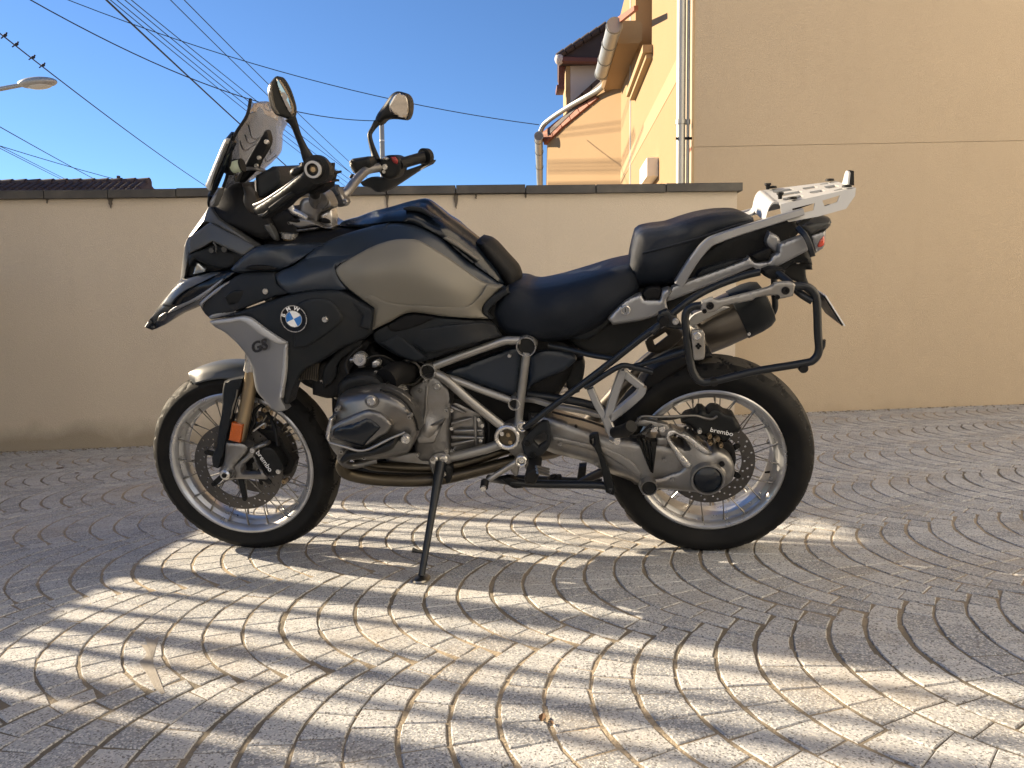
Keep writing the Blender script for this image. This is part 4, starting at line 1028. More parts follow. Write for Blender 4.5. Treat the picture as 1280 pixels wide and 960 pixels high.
# cylinder barrel with cooling fins, head cover
c0 = B(*zc((620, 640, .16), 4)); c1 = B(*zc((400, 700, .36), 4))
surf('cylinder', K['cover'], [(400, 450, .29), (480, 455, .29), (570, 520, .24), (640, 640, .20), (660, 740, .19), (620, 840, .20), (560, 900, .22), (420, 925, .28), (200, 930, .30), (110, 850, .31), (70, 740, .32), (110, 560, .31), (200, 480, .30)], z=4, edge=.04, thick=.14, step=6)
for k in range(6):
    x0, y0 = 420+k*9, 455+k*8
    tube('cooling_fin', K['alu2'], [(x0-10, 452+k*8, .285-.004*k), (x0+60, 424+k*9, .255-.004*k), (x0+120, 402+k*12, .21-.004*k)], 4, .0022, smooth=3)
surf('cylinder_head_cover', K['cover'], [(38, 760), (62, 680), (75, 650), (100, 590), (120, 520), (160, 495), (270, 470), (390, 462), (470, 485), (540, 525), (600, 585), (640, 660), (660, 735), (640, 770), (600, 860), (560, 885), (470, 905), (380, 930), (230, 925), (130, 915), (60, 825)], z=4, l=.372, edge=.034, thick=.06, ctrl=[(300, 600, .392), (250, 750, .398), (450, 700, .385), (600, 720, .362), (520, 880, .365)], step=5)
surf('cover_panel', K['cover'], [(60, 770), (80, 705), (200, 640), (300, 600), (350, 600), (420, 630), (490, 700), (450, 760), (400, 790), (290, 858), (160, 822), (75, 805)], z=4, l=.405, edge=.012, thick=.02, ctrl=[(250, 740, .412)], step=4)
surf('protection_pad', K['gloss'], [(78, 782), (88, 722), (210, 688), (312, 650), (340, 655), (412, 715), (372, 760), (335, 795), (292, 846), (165, 812)], z=4, l=.414, edge=.012, thick=.02, ctrl=[(230, 750, .420)], step=4)
tube('cover_strip', K['frame'], [(64, 818, .405), (170, 846, .412), (290, 872, .414), (460, 796, .410), (566, 748, .396)], 4, [.003, .004, .0042, .004, .003], smooth=4)
surf('protection_pad', K['black'], [(128, 940), (180, 888), (330, 872), (450, 822), (502, 790), (497, 840), (470, 870), (400, 895), (290, 918), (200, 935), (150, 962)], z=4, l=.424, edge=.010, thick=.06, step=3)
surf('cover_edge', K['alu2'], [(36, 770), (64, 652), (90, 650), (84, 700), (70, 790), (64, 818)], z=4, l=.40, edge=.010, thick=.03, step=3)
tube('cover_seam', K['deep'], [(400, 466, .376), (500, 498, .374), (580, 560, .37), (630, 650, .365), (655, 735, .355)], 4, .003)
for p, l_ in (((343, 540), .396), ((570, 795), .378)):
    disc('bolt_boss', K['cover'], (*p, l_), 4, .018, .004); bolt((*p, l_+.006), 4, .0125, h=.006)
# intake, coil plugs and hoses above the cylinder
tube('intake_pipe', K['deep'], [(620, 330, .10), (560, 350, .17), (500, 360, .22), (440, 400, .26)], 4, .035, n=16)
MB().lathe([(.040, -.012), (.040, .012), (.034, .012), (.034, -.012)], B(*zc((600, 345, .15), 4)), (0, -1, 0), 24, closed=True).build('hose_clamp', K['steel'], BIKE)
disc('throttle_sensor', K['alu2'], (270, 258, .235), 4, .020, .012); tube('throttle_sensor', K['alu'], [(205, 268, .235), (300, 252, .24)], 4, .007, smooth=0)
tube('throttle_stub', K['alu'], [(275, 270, .22), (280, 310, .22)], 4, [.014, .012], smooth=0)
surf('connector', K['alu2'], [(345, 280), (385, 265), (400, 285), (395, 310), (350, 318)], z=4, l=.24, edge=.004, thick=.02, step=3)
bolt((372, 350, .24), 4, .006)
surf('ignition_cover', K['black'], [(130, 420), (200, 375), (330, 360), (400, 395), (430, 450), (300, 470), (180, 490), (120, 520)], z=4, l=.29, edge=.02, thick=.08)
surf('oil_hose', K['deep'], [(200, 200), (330, 110), (360, 140), (380, 200), (480, 260), (640, 300), (660, 360), (560, 420), (400, 390), (250, 400), (140, 430), (160, 300)], z=4, l=.15, edge=.02, thick=.06)
tube('cooling_hose', K['soft'], [(395, 482, .16), (405, 492, .17), (418, 490, .18), (424, 478, .18)], 0, .009)
surf('hose_label', K['cheek'], [(0, 385), (48, 420), (40, 445), (0, 420), (-15, 395)], z=4, l=.19, edge=.003, thick=.01, step=3)
# wiring and small hoses around the engine
for P_, r_ in (([(300, 300, .235), (330, 250, .24), (420, 240, .22), (520, 290, .18), (600, 310, .16)], .0035), ([(385, 300, .235), (430, 330, .22), (470, 380, .23), (440, 440, .29)], .004),
               ([(190, 360, .27), (170, 300, .25), (210, 230, .22), (280, 170, .20)], .0045), ([(640, 400, .16), (700, 360, .165), (790, 350, .15), (860, 400, .14)], .0035),
               ([(880, 470, .13), (960, 500, .135), (1040, 540, .13), (1120, 640, .125)], .0035), ([(1100, 620, .12), (1130, 720, .125), (1120, 860, .12), (1060, 900, .12)], .005),
               ([(560, 300, .17), (620, 270, .17), (690, 290, .165), (720, 330, .16)], .003)):
    tube('cable', K['soft'], [(x, y, l_) for x, y, l_ in P_], 4, r_)
for p in ((660, 470), (648, 900), (845, 600), (845, 870), (750, 925), (700, 410)): bolt((*p, .172), 4, .007, h=.006, mt='frame')
for p in ((120, 590), (600, 640), (300, 910), (150, 870)): bolt((*p, .384), 4, .0065, h=.012, mt='frame')
for p in ((700, 555), (745, 580), (830, 575), (840, 600)): bolt((*p, .158), 0, .006, h=.006, mt='frame')
tube('brake_line', K['soft'], [(690, 515, .15), (740, 528, .155), (790, 545, .155), (815, 530, .15)], 0, .0035)
for p in ((720, 533), (770, 546)): bolt((*p, .160), 0, .005, mt='black')
# headers under the engine
tube('exhaust_header', K['pipe'], [(430, 572, .26), (428, 585, .26), (440, 594, .24), (480, 600, .20), (540, 600, .16), (590, 590, .12), (650, 574, .08)], 0, .019, n=18, mirror=True)
tube('exhaust_header', K['pipe'], [(455, 578, .16), (480, 583, .15), (560, 583, .12), (640, 560, .05)], 0, .017, n=16)
tube('crash_bar', K['cover'], [(430, 560, .30), (426, 574, .30), (440, 582, .26), (470, 575, .22)], 0, .011)
surf('skid_plate', K['black'], [(436, 585), (470, 598), (520, 606), (572, 602), (600, 590), (560, 590), (480, 586)], l=.13, edge=.01, body=True, step=5)
surf('oil_filter', K['alu'], [(480, 570), (540, 562), (552, 580), (520, 590), (490, 588)], l=.14, edge=.01, thick=.05)

# ---------------------------------------------------------------- stands, pegs, levers
sfw = G(527, 725)-BO; sf = np.array([sfw@BU, -(sfw@BL), sfw@BW]); gl = np.array([GN@BU, -(GN@BL), GN@BW])
st = B(551, 578, .16); sv = sf+gl*.012-st
MB().tube([st, st+sv*.15, st+sv*.42, st+sv*.8, st+sv], [.017, .0155, .0115, .0105, .010], 16, 4).build('side_stand', K['tube'], BIKE)
surf('stand_bracket', K['black'], [(185, 690), (225, 680), (245, 700), (240, 760), (225, 770), (190, 765), (180, 730)], z=5, l=.165, edge=.006, thick=.03)
bolt((203, 725, .17), 5, .009)
MB().lathe([(0, .014), (.022, .013), (.031, .008), (.033, .003), (.030, .0), (0, .0)], sf, gl, 20, sc=(1.25, .8)).build('stand_foot', K['steel'], BIKE)
sp_ = st+sv*.80; MB().tube([sp_, sp_+np.array([-.018, -.01, .008]), sp_+np.array([-.034, -.015, .016])], [.005, .005, .008], 10).build('stand_peg', K['tube'], BIKE)
for k in range(2): tube('stand_spring', K['steel'], [(150+k*25, 690, .165), (165+k*20, 740, .172), (180+k*15, 790, .178)], 5, .003)
tube('centre_stand', K['tube'], [(420, 745, .05), (490, 755, .12), (600, 770, .13), (800, 775, .14), (950, 778, .15), (1000, 800, .16)], 5, .0125, n=14)
tube('centre_stand', K['tube'], [(500, 742, -.12), (700, 752, -.13), (950, 762, -.14)], 5, .0125, n=14)
surf('centre_stand_lug', K['black'], [(470, 745), (520, 740), (560, 760), (580, 790), (530, 790)], z=5, l=.14, edge=.005, thick=.02)
surf('stand_link', K['black'], [(842, 690), (878, 685), (872, 755), (832, 755)], z=5, l=.03, edge=.004, thick=.03)
surf('stand_link', K['dash'], [(860, 770), (830, 765), (870, 740), (930, 708), (975, 695), (975, 730), (900, 760)], z=5, l=.10, edge=.006, thick=.012)
surf('stand_strap', K['black'], [(890, 548), (905, 535), (932, 532), (938, 560), (950, 620), (985, 710), (1012, 800), (1005, 825), (968, 812), (955, 740), (935, 650), (912, 600), (893, 580)], z=5, l=.168, edge=.004, thick=.012, step=3, holes=[[(900, 562), (912, 556), (916, 585), (906, 590)]])
surf('heel_guard', K['matt'], [(570, 580), (600, 540), (670, 475), (692, 478), (705, 500), (705, 590), (645, 655), (622, 660), (590, 640)], z=5, l=.190, edge=.005, thick=.014, holes=[[(628, 572), (640, 550), (680, 528), (690, 540), (688, 572), (650, 595)]], step=4)
for p in ((597, 582), (625, 636)): bolt((*p, .194), 5, .009, mt='black')
tube('gear_lever', K['frame'], [(572, 655, .19), (530, 680, .20), (450, 730, .21), (405, 760, .215)], 5, [.012, .010, .0085, .0075], smooth=3)
tube('gear_lever_tip', K['soft'], [(400, 758, .23), (395, 790, .25)], 5, .012, smooth=0); disc('gear_lever_cap', K['alu2'], (392, 793, .262), 5, .008, .004)
ring('gear_pivot', K['alu2'], (572, 660, .198), 5, .018, .008, .012); bolt((572, 660, .204), 5, .010)
surf('peg_bracket', K['alu'], [(540, 650), (560, 690), (555, 730), (540, 735), (520, 700)], z=5, l=.18, edge=.005, thick=.02, step=3)
surf('peg_bracket', K['alu'], [(580, 640), (630, 650), (665, 690), (640, 720), (590, 700)], z=5, l=.175, edge=.008, thick=.03, step=3)
surf('footpeg', K['soft'], [(592, 712), (635, 700), (655, 712), (650, 745), (632, 775), (590, 772), (585, 745)], z=5, l=.29, edge=.008, thick=.10, step=4)
for k in range(3): tube('peg_tooth', K['cover'], [(640+k*3, 690+k*14, .30), (668, 695+k*14, .28), (700, 702+k*14, .25)], 5, .004, smooth=0)
for k in range(2): tube('peg_spring', K['soft'], [(715+k*22, 735, .02), (720+k*22, 750, .02)], 5, .016, smooth=0)
# pillion peg hanger
for P_, w_ in (([(895, 322, .20), (925, 390, .20), (962, 455, .20), (985, 520, .20)], .9), ([(1050, 235, .20), (1015, 330, .20), (985, 430, .20), (975, 470, .20)], 1.1), ([(1045, 240, .20), (1090, 278, .20), (1138, 315, .20)], .95), ([(1140, 312, .20), (1128, 345, .20), (1060, 405, .20), (985, 462, .20)], 1.1), ([(968, 455, .20), (990, 510, .20), (1018, 570, .20)], 1.15)):
    tube('pillion_hanger', K['silver'], P_, 5, w_, sq=(.011, .0115), smooth=3)
tube('pillion_peg', K['soft'], [(1010, 530, .22), (1060, 520, .27), (1090, 500, .30)], 5, [.016, .019, .017], smooth=3, n=14)
tube('pillion_peg_cap', K['alu2'], [(1000, 560, .21), (1022, 570, .23)], 5, .012, smooth=0)
tube('hanger_bar', K['frame'], [(590, 372, .10), (640, 378, .11), (720, 402, .12), (850, 425, .12), (945, 448, .13)], 5, 1, sq=(.007, .010), smooth=3)
tube('hanger_bar', K['tube'], [(600, 350, .09), (760, 372, .10), (860, 390, .10), (960, 420, .10)], 5, .013)

# ---------------------------------------------------------------- pannier rails
PR = dict(r=.0098, n=14)
tube('pannier_rail', K['tube'], [(585, 508, .20), (700, 420, .21), (860, 300, .22), (1010, 185, .23), (1130, 90, .24), (1245, 5, .25)], 5, mirror=True, **PR)
tube('pannier_rail', K['tube'], [(870, 315, .22), (900, 300, .225), (980, 248, .23), (1045, 215, .235), (1100, 222, .235), (1190, 245, .24)], 5, r=.008, n=12)
tube('pannier_rail', K['tube'], [(255, 740, .25), (330, 672, .24), (420, 600, .22), (520, 545, .20), (640, 500, .19), (720, 480, .19)], 7, mirror=True, **PR)
tube('pannier_rail', K['tube'], [(160, 890, .22), (260, 862, .24), (360, 830, .26), (420, 812, .27)], 7, r=.008, n=12)
tube('pannier_rail', K['tube'], [(700, 120, .12), (800, 140, .14), (900, 165, .17), (1000, 182, .20)], 5, r=.008, n=12)
tube('pannier_rail', K['tube'], [(470, 622, .275), (425, 632, .275), (402, 660, .275), (402, 720, .278), (420, 860, .282), (436, 915, .284), (465, 948, .285), (520, 948, .285), (700, 905, .285), (900, 872, .285), (950, 856, .285), (972, 815, .283), (968, 740, .28), (962, 600, .277), (945, 560, .276), (915, 542, .275), (865, 540, .275)], 7, r=.0105, n=14, mirror=True)
tube('pannier_rail', K['tube'], [(790, 480, .19), (840, 520, .22), (890, 570, .26), (945, 605, .275)], 7, mirror=True, **PR)
surf('rail_plate', K['frame'], [(470, 605), (520, 588), (545, 600), (760, 545), (780, 528), (850, 522), (872, 535), (862, 582), (800, 595), (780, 580), (700, 590), (690, 600), (580, 622), (540, 640), (525, 652), (475, 655), (466, 640)], z=7, l=.292, edge=.005, thick=.014, step=4, mirror=True)
for p in ((506, 625), (830, 560)): bolt((*p, .295), 7, .010, mt='deep')
bolt((482, 648, .293), 7, .006, mt='deep'); bolt((795, 588, .293), 7, .006, mt='deep')
surf('rail_tab', K['frame'], [(425, 745), (435, 728), (465, 728), (483, 745), (483, 840), (470, 856), (435, 858)], z=7, l=.288, edge=.004, thick=.008, step=3)
bolt((450, 755, .291), 7, .011)
for dx, dy in ((-7, 0), (7, 0), (0, -8), (0, 8)): bolt((456+dx, 798+dy, .290), 7, .0035, mt='deep', h=.002)
surf('rail_tab', K['tube'], [(975, 780), (1002, 772), (1000, 800), (985, 825), (968, 815)], z=7, l=.288, edge=.003, thick=.012, step=3)
disc('rail_foot', K['soft'], (905, 892, .285), 7, .012, .01); disc('rail_foot', K['soft'], (522, 950, .285), 7, .012, .01)
surf('rail_bracket', K['tube'], [(285, 655), (320, 640), (345, 660), (375, 690), (390, 720), (360, 725), (300, 710), (280, 690)], z=7, l=.26, edge=.006, thick=.02, step=4)
disc('rail_bolt', K['deep'], (308, 690, .262), 7, .014, .006); bolt((358, 692, .262), 7, .009)
surf('rail_bracket', K['deep'], [(735, 470), (790, 460), (830, 470), (820, 510), (770, 512), (735, 495)], z=7, l=.20, edge=.008, thick=.05, step=4)

# ---------------------------------------------------------------- silencer on the far side
def axis_lathe(name, m_, p0, p1, prof, z, n=36, sc=(1, 1)):
    a, b = B(*zc(p0, z)), B(*zc(p1, z)); ax = (b-a)/np.linalg.norm(b-a); Ln = np.linalg.norm(b-a)
    return MB().lathe([(r, t*Ln) for r, t in prof], a, ax, n, sc=sc).build(name, m_, BIKE)
S0, S1 = (405, 765, -.20), (735, 610, -.20)
axis_lathe('silencer', K['titan'], S0, S1, [(.03, -.12), (.045, -.02), (.062, .08), (.077, .2), (.080, .4), (.080, .66), (.0795, .668)], 7, sc=(1.12, 1))
axis_lathe('silencer_cap', K['matt'], S0, S1, [(.0795, .66), (.0835, .665), (.0835, .70), (.083, .85), (.078, .96), (.068, 1.03), (.05, 1.05), (.035, 1.05), (.03, .95), (0, .95)], 7, sc=(1.12, 1))
axis_lathe('silencer_band', K['rack'], S0, S1, [(.081, .12), (.0825, .13), (.0825, .17), (.081, .18)], 7, sc=(1.12, 1))
for p in ((610, 672), (672, 745)): bolt((*p, -.125), 7, .006)
tube('exhaust_pipe', K['titan'], [(640, 570, .0), (700, 560, -.10), (745, 520, -.16), (800, 462, -.19), (850, 425, -.20), (875, 412, -.20)], 0, [.024, .026, .028, .029, .031, .033], n=18)
surf('silencer_hanger', K['dash'], [(225, 775), (260, 745), (330, 700), (370, 720), (395, 745), (360, 790), (290, 830), (240, 820)], z=7, l=-.10, edge=.004, thick=.008, step=4, holes=[[(262, 772), (315, 738), (325, 752), (270, 795)]])
surf('heat_shield', K['rack'], [(410, 690), (440, 660), (500, 640), (560, 630), (590, 632), (520, 665), (450, 705), (420, 715)], z=7, l=-.115, edge=.004, thick=.01, step=4)
surf('wheel_guard', K['deep'], [(250, 905), (330, 860), (430, 830), (500, 822), (520, 845), (430, 870), (330, 930), (250, 985), (190, 1000)], z=7, l=.07, edge=.01, body=True)

# ---------------------------------------------------------------- seats and tail
surf('rider_seat', K['seat'], [(612, 394, .12), (616, 384, .13), (631, 362, .14), (645, 354, .13), (656, 355, .12), (668, 357, .11), (700, 352, .12), (735, 343, .13), (765, 335, .14), (789, 330, .14), (800, 340, .14), (797, 365, .15), (775, 385, .165), (748, 408, .16), (720, 421, .15), (690, 427, .145), (655, 424, .14), (628, 417, .13)], ctrl=[(690, 385, .175), (740, 365, .17), (650, 390, .155), (710, 400, .17)], edge=.035, body=True, crown=.003, step=5, lam=1e-2)
surf('pillion_seat', K['seat'], [(150, 540, .12), (158, 470, .14), (190, 320, .13), (207, 304, .12), (250, 293, .12), (330, 282, .12), (400, 257, .115), (480, 234, .11), (560, 222, .105), (640, 222, .10), (690, 246, .09), (695, 262, .09), (640, 292, .11), (560, 325, .12), (500, 350, .125), (455, 395, .13), (410, 450, .135), (370, 510, .14), (330, 530, .14), (240, 545, .13)], z=7, ctrl=[(300, 400, .165), (430, 320, .15), (240, 450, .165), (560, 270, .125)], edge=.034, body=True, crown=.0, step=5, lam=1e-2)
tube('seat_piping', K['seat'], [(215, 400, .160), (330, 370, .165), (470, 330, .147), (600, 285, .118), (690, 262, .093)], 7, .0028)
surf('side_panel', K['matt'], [(-110, 690), (-60, 640), (0, 640), (60, 640), (110, 585), (140, 550), (200, 545), (150, 610), (85, 680), (70, 705), (-20, 770), (-90, 770)], z=7, l=.118, edge=.012, thick=.03)
tube('grab_handle', K['silver'], [(372, 528, .172), (400, 480, .178), (440, 420, .182), (495, 358, .182), (540, 335, .180), (620, 307, .170), (720, 276, .158), (830, 242, .145), (900, 222, .135)], 7, [1.15, 1.1, 1.05, 1.0, 1.0, .95, .9, .85, .8], sq=(.0115, .0150), smooth=4, mirror=True)
surf('tail_panel', K['silver'], [(68, 682), (88, 655), (150, 600), (210, 575), (225, 600), (290, 600), (300, 560), (330, 550), (345, 560), (320, 600), (325, 640), (295, 655), (265, 672), (200, 690), (90, 706)], z=7, l=.172, edge=.010, thick=.04, step=4, mirror=True)
surf('panel_recess', K['deep'], [(215, 575), (240, 548), (290, 545), (300, 558), (290, 598), (230, 602)], z=7, l=.165, edge=.006, thick=.03, step=4)
ring('seat_lock', K['alu2'], (143, 643, .176), 7, .0135, .004, .006); disc('lock_barrel', K['silver'], (143, 643, .176), 7, .010, .005)
MB().box(B(*zc((143, 643, .182), 7)), (.0022, .003, .011)).build('key_slot', K['deep'], BIKE)
surf('tail_panel', K['silver'], [(330, 575), (345, 545), (360, 538), (640, 436), (672, 412), (700, 440), (760, 435), (775, 412), (800, 398), (805, 360), (920, 318), (935, 380), (920, 390), (790, 458), (770, 462), (755, 455), (720, 480), (690, 458), (640, 478), (350, 598), (322, 600)], z=7, l=.160, edge=.007, thick=.03, step=4, mirror=True)
surf('panel_recess', K['deep'], [(680, 408), (760, 375), (768, 392), (760, 425), (705, 432)], z=7, l=.156, edge=.006, thick=.03, step=4)
surf('panel_recess', K['matt'], [(445, 505), (470, 470), (600, 430), (650, 428), (560, 468)], z=7, l=.150, edge=.006, thick=.03, step=4)
surf('tail_panel', K['silver'], [(745, 350), (760, 305), (800, 330), (805, 360), (790, 400), (760, 380)], z=7, l=.13, edge=.01, thick=.03, step=4)
tube('rail_bracket', K['tube'], [(885, 295, .17), (915, 325, .19), (935, 370, .20), (945, 410, .20)], 7, 1, sq=(.007, .012), smooth=3)
# tail light
surf('tail_light_housing', K['grey'], [(640, 530), (700, 505), (830, 490), (882, 488), (885, 505), (860, 540), (760, 580), (720, 600), (690, 570)], z=13, l=.085, edge=.012, body=True, crown=.01, step=4)
surf('tail_light_side', K['silver'], [(720, 605), (850, 555), (835, 690), (800, 720), (760, 750), (750, 700)], z=13, l=.075, edge=.01, body=True, step=4)
surf('tail_lens', K['red'], [(775, 690), (800, 635), (835, 605), (838, 660), (825, 690), (790, 700)], z=13, l=.08, edge=.006, thick=.02, step=3)
surf('plate_holder', K['black'], [(790, 470), (880, 430), (935, 400), (945, 470), (915, 470), (925, 520), (985, 610), (975, 615), (910, 560), (890, 530), (850, 510)], z=7, l=.03, edge=.006, body=True, step=4)
bolt((882, 435, .05), 7, .007)
a, b = B(*zc((962, 560, 0), 7)), B(*zc((1038, 680, 0), 7)); dv = (b-a)/np.linalg.norm(b-a); nv_ = np.array([dv[2], 0, -dv[0]])
MB().prism([a+np.array([0, -.09, 0]), a+np.array([0, .09, 0]), b+np.array([0, .09, 0]), b+np.array([0, -.09, 0])], nv_*.003).build('plate_backing', K['black'], BIKE)
MB().prism([a-nv_*.0045+np.array([0, -.092, 0]), a-nv_*.0045+np.array([0, .092, 0]), b-nv_*.0045+dv*.004+np.array([0, .092, 0]), b-nv_*.0045+dv*.004+np.array([0, -.092, 0])], nv_*.003).build('number_plate', K['white'], BIKE)
# luggage rack: a plate with slots, side flanges and a rear lip
def rackpt(px, py, l): return B(*zc((px, py, l), 13))
r0 = rackpt(500, 350, .125); r1 = rackpt(1090, 222, .10)      # near edge, front to rear
def rp(t, s, h=0):                                          # t along, s across (-1 near .. 1 far)
    w = .125+(.098-.125)*t; q = np.array([r0[0]+(r1[0]-r0[0])*t, 0, r0[2]+(r1[2]-r0[2])*t]); return q+np.array([-.25*h, w*s, h+(.024-.014*t)*(s+1)/2])
def plate_holes(name, m_, outline, holes, th):
    V = [Vector(p) for p in outline]; n = len(V); E = [(i, (i+1) % n) for i in range(n)]
    for h in holes:
        s = len(V); k = len(h); V += [Vector(p) for p in h]; E += [(s+i, s+(i+1) % k) for i in range(k)]
    vo, _, fo, ov, *_r = geometry.delaunay_2d_cdt(V, E, [], 0, 1e-7); ff = []
    for fc in fo:
        q = sum((vo[i] for i in fc), Vector((0, 0)))/len(fc)
        if inside([tuple(p) for p in outline], q) and not any(inside(h, q) for h in holes): ff.append(tuple(fc))
    nv = len(vo); vv = [rp(p.x, p.y) for p in vo]+[rp(p.x, p.y, -th) for p in vo]; ec = {}
    for fc in ff:
        for a_, b_ in zip(fc, fc[1:]+fc[:1]): ec[(a_, b_)] = 1
    MB().add(vv, ff+[tuple(i+nv for i in fc[::-1]) for fc in ff]+[(a_, b_, b_+nv, a_+nv) for (a_, b_) in ec if (b_, a_) not in ec]).build(name, m_, BIKE)
def slot(t0, t1, s0, s1, k=.02): return [(t0+k, s0), (t1-k, s0), (t1, s0+(s1-s0)*.3), (t1, s1-(s1-s0)*.3), (t1-k, s1), (t0+k, s1), (t0, s1-(s1-s0)*.3), (t0, s0+(s1-s0)*.3)]
plate_holes('rack_plate', K['rack'], [(-.03, -.93), (0, -1), (.97, -1), (1.0, -.9), (1.0, .9), (.97, 1), (0, 1), (-.03, .93)],
            [slot(.06, .34, -.72, -.40), slot(.06, .34, .40, .72), slot(.08, .40, -.16, .16), slot(.46, .66, .2, .55), slot(.46, .66, -.55, -.2), slot(.72, .90, -.25, .25), slot(.74, .88, -.8, -.62), slot(.74, .88, .62, .8)], .005)
for sd in (-1, 1):
    o2 = [(-.03, 0), (1.0, 0), (.985, -.020), (.86, -.048), (.5, -.052), (.08, -.050), (-.02, -.022)]
    V = [rp(t, sd*1.0, 0)*np.array([1, 1, 1])+np.array([0, sd*(-h*.25), h]) for t, h in o2]
    hs = [[(.13, -.018), (.44, -.016), (.42, -.034), (.15, -.036)], [(.54, -.014), (.78, -.010), (.74, -.026), (.57, -.030)]]
    A2 = [Vector(p) for p in o2]; n = len(A2); E = [(i, (i+1) % n) for i in range(n)]
    for h in hs: s = len(A2); A2 += [Vector(p) for p in h]; E += [(s+i, s+(i+1) % 4) for i in range(4)]
    vo, _, fo, *_r = geometry.delaunay_2d_cdt(A2, E, [], 0, 1e-7)
    ff = [tuple(fc) for fc in fo if (lambda q: inside(o2, q) and not any(inside(h, q) for h in hs))(sum((vo[i] for i in fc), Vector((0, 0)))/len(fc))]
    nv = len(vo); vv = [rp(p.x, sd)+np.array([0, -sd*p.y*.25, p.y]) for p in vo]; vv += [q-np.array([0, sd*.004, 0]) for q in vv]; ec = {}
    for fc in ff:
        for a_, b_ in zip(fc, fc[1:]+fc[:1]): ec[(a_, b_)] = 1
    MB().add(vv, ff+[tuple(i+nv for i in fc[::-1]) for fc in ff]+[(a_, b_, b_+nv, a_+nv) for (a_, b_) in ec if (b_, a_) not in ec]).build('rack_flange', K['rack'], BIKE)
# curved front of the rack coming down to the seat
v = []; cur = [(-.02, .0), (-.10, .004), (-.155, -.006), (-.185, -.022), (-.205, -.042), (-.245, -.050), (-.33, -.054)]
def rackcurve(s0, s1, a, b):
    cs = catmull([np.array(c) for c in cur[a:b]], 5); v = []
    for t, h in cs:
        for s in (s0, s1): v.append(rp(t, s)+np.array([0, 0, h]))
    n = len(cs); vv = v+[q-np.array([0, 0, .005]) for q in v]; k = len(v)
    f = [(2*i, 2*i+1, 2*i+3, 2*i+2) for i in range(n-1)]+[(k+2*i, k+2*i+2, k+2*i+3, k+2*i+1) for i in range(n-1)]
    f += [(2*i, 2*i+2, k+2*i+2, k+2*i) for i in range(n-1)]+[(2*i+1, k+2*i+1, k+2*i+3, 2*i+3) for i in range(n-1)]+[(0, 1, k+1, k), (2*n-2, 2*n-1, k+2*n-1, k+2*n-2)]
    MB().add(vv, f).build('rack_foot', K['rack'], BIKE)
rackcurve(-.80, .80, 0, 5); rackcurve(-.80, -.45, 4, 7); rackcurve(.45, .80, 4, 7)
for t, s in ((.02, -.62), (.02, .8), (.15, -.9), (.1, .9), (.9, -.86), (.9, .86)):
    q = rp(t, s, .004); mb = MB().lathe([(0, .018), (.009, .018), (.010, .013), (.006, .010), (.005, 0)] if t < .05 else [(0, .007), (.011, .006), (.013, 0)], q, (0, 0, 1), 14); mb.build('rack_stud', K['deep'], BIKE)
a = rp(.985, -.02, .0)
MB().prism([a+np.array([0, -.026, 0]), a+np.array([0, .026, 0]), a+np.array([.004, .018, .030]), a+np.array([.004, .009, .036]), a+np.array([.004, -.009, .036]), a+np.array([.004, -.018, .030])], [.005, 0, 0]).build('rack_lip', K['rack'], BIKE)
MB().prism([a+np.array([.006, -.026, .0]), a+np.array([.006, .026, 0]), a+np.array([.008, .010, .038]), a+np.array([.008, -.010, .038])], [.012, 0, -.003]).build('rack_lip_pad', K['deep'], BIKE)
tube('rack_stay', K['black'], [(620, 520, .11), (680, 480, .11), (760, 420, .105), (880, 370, .10)], 13, 1, sq=(.006, .012), smooth=3, mirror=True)
#@@FRONT
# ---------------------------------------------------------------- tank, fairing, beak
surf('tank', K['band'], [(0, 480, .20), (0, 410, .20), (60, 360, .19), (150, 310, .175), (280, 268, .16), (430, 240, .145), (500, 242, .14), (560, 255, .135), (640, 292, .135), (700, 330, .13), (800, 420, .125), (900, 490, .12), (985, 548, .115), (1000, 560, .11), (890, 650, .12), (895, 690, .125), (930, 718, .13), (850, 716, .16), (690, 705, .18), (530, 685, .19), (430, 730, .20), (340, 775, .205), (350, 660, .215), (190, 560, .215), (60, 560, .215)], z=8,
     ctrl=[(200, 480, .222), (400, 470, .222), (600, 520, .212), (700, 600, .20), (450, 600, .215), (520, 320, .185), (800, 570, .175)], edge=.010, thick=.15, step=6, lam=1e-2, mirror=True)
surf('tank_panel', K['tank'], [(157, 470, .226), (180, 445, .225), (250, 402, .215), (330, 358, .205), (400, 332, .198), (460, 318, .192), (520, 316, .188), (570, 325, .184), (650, 368, .175), (760, 440, .16), (850, 505, .15), (900, 535, .143), (990, 552, .128), (890, 650, .140), (892, 690, .145), (930, 714, .148), (850, 712, .172), (690, 700, .192), (530, 682, .205), (430, 728, .212), (340, 772, .215), (352, 660, .224), (290, 615, .228), (220, 560, .230), (175, 510, .229)], z=8,
     ctrl=[(300, 480, .238), (450, 470, .234), (600, 500, .222), (720, 560, .205), (450, 600, .224), (850, 620, .168), (520, 400, .218)], edge=.003, thick=.03, step=5, lam=1e-2, mirror=True)
surf('knee_panel', K['tank'], [(362, 655, .226), (345, 768, .217), (432, 724, .214), (530, 679, .207), (690, 697, .195), (850, 709, .176), (925, 711, .152), (893, 688, .150), (893, 652, .146), (985, 556, .134), (915, 543, .150), (870, 610, .170), (810, 652, .188), (690, 652, .206), (560, 645, .218), (430, 632, .228), (330, 590, .234), (300, 608, .232)], z=8, edge=.005, thick=.02, step=4, lam=1e-2, ctrl=[(480, 662, .2195), (760, 680, .189)], mirror=True)
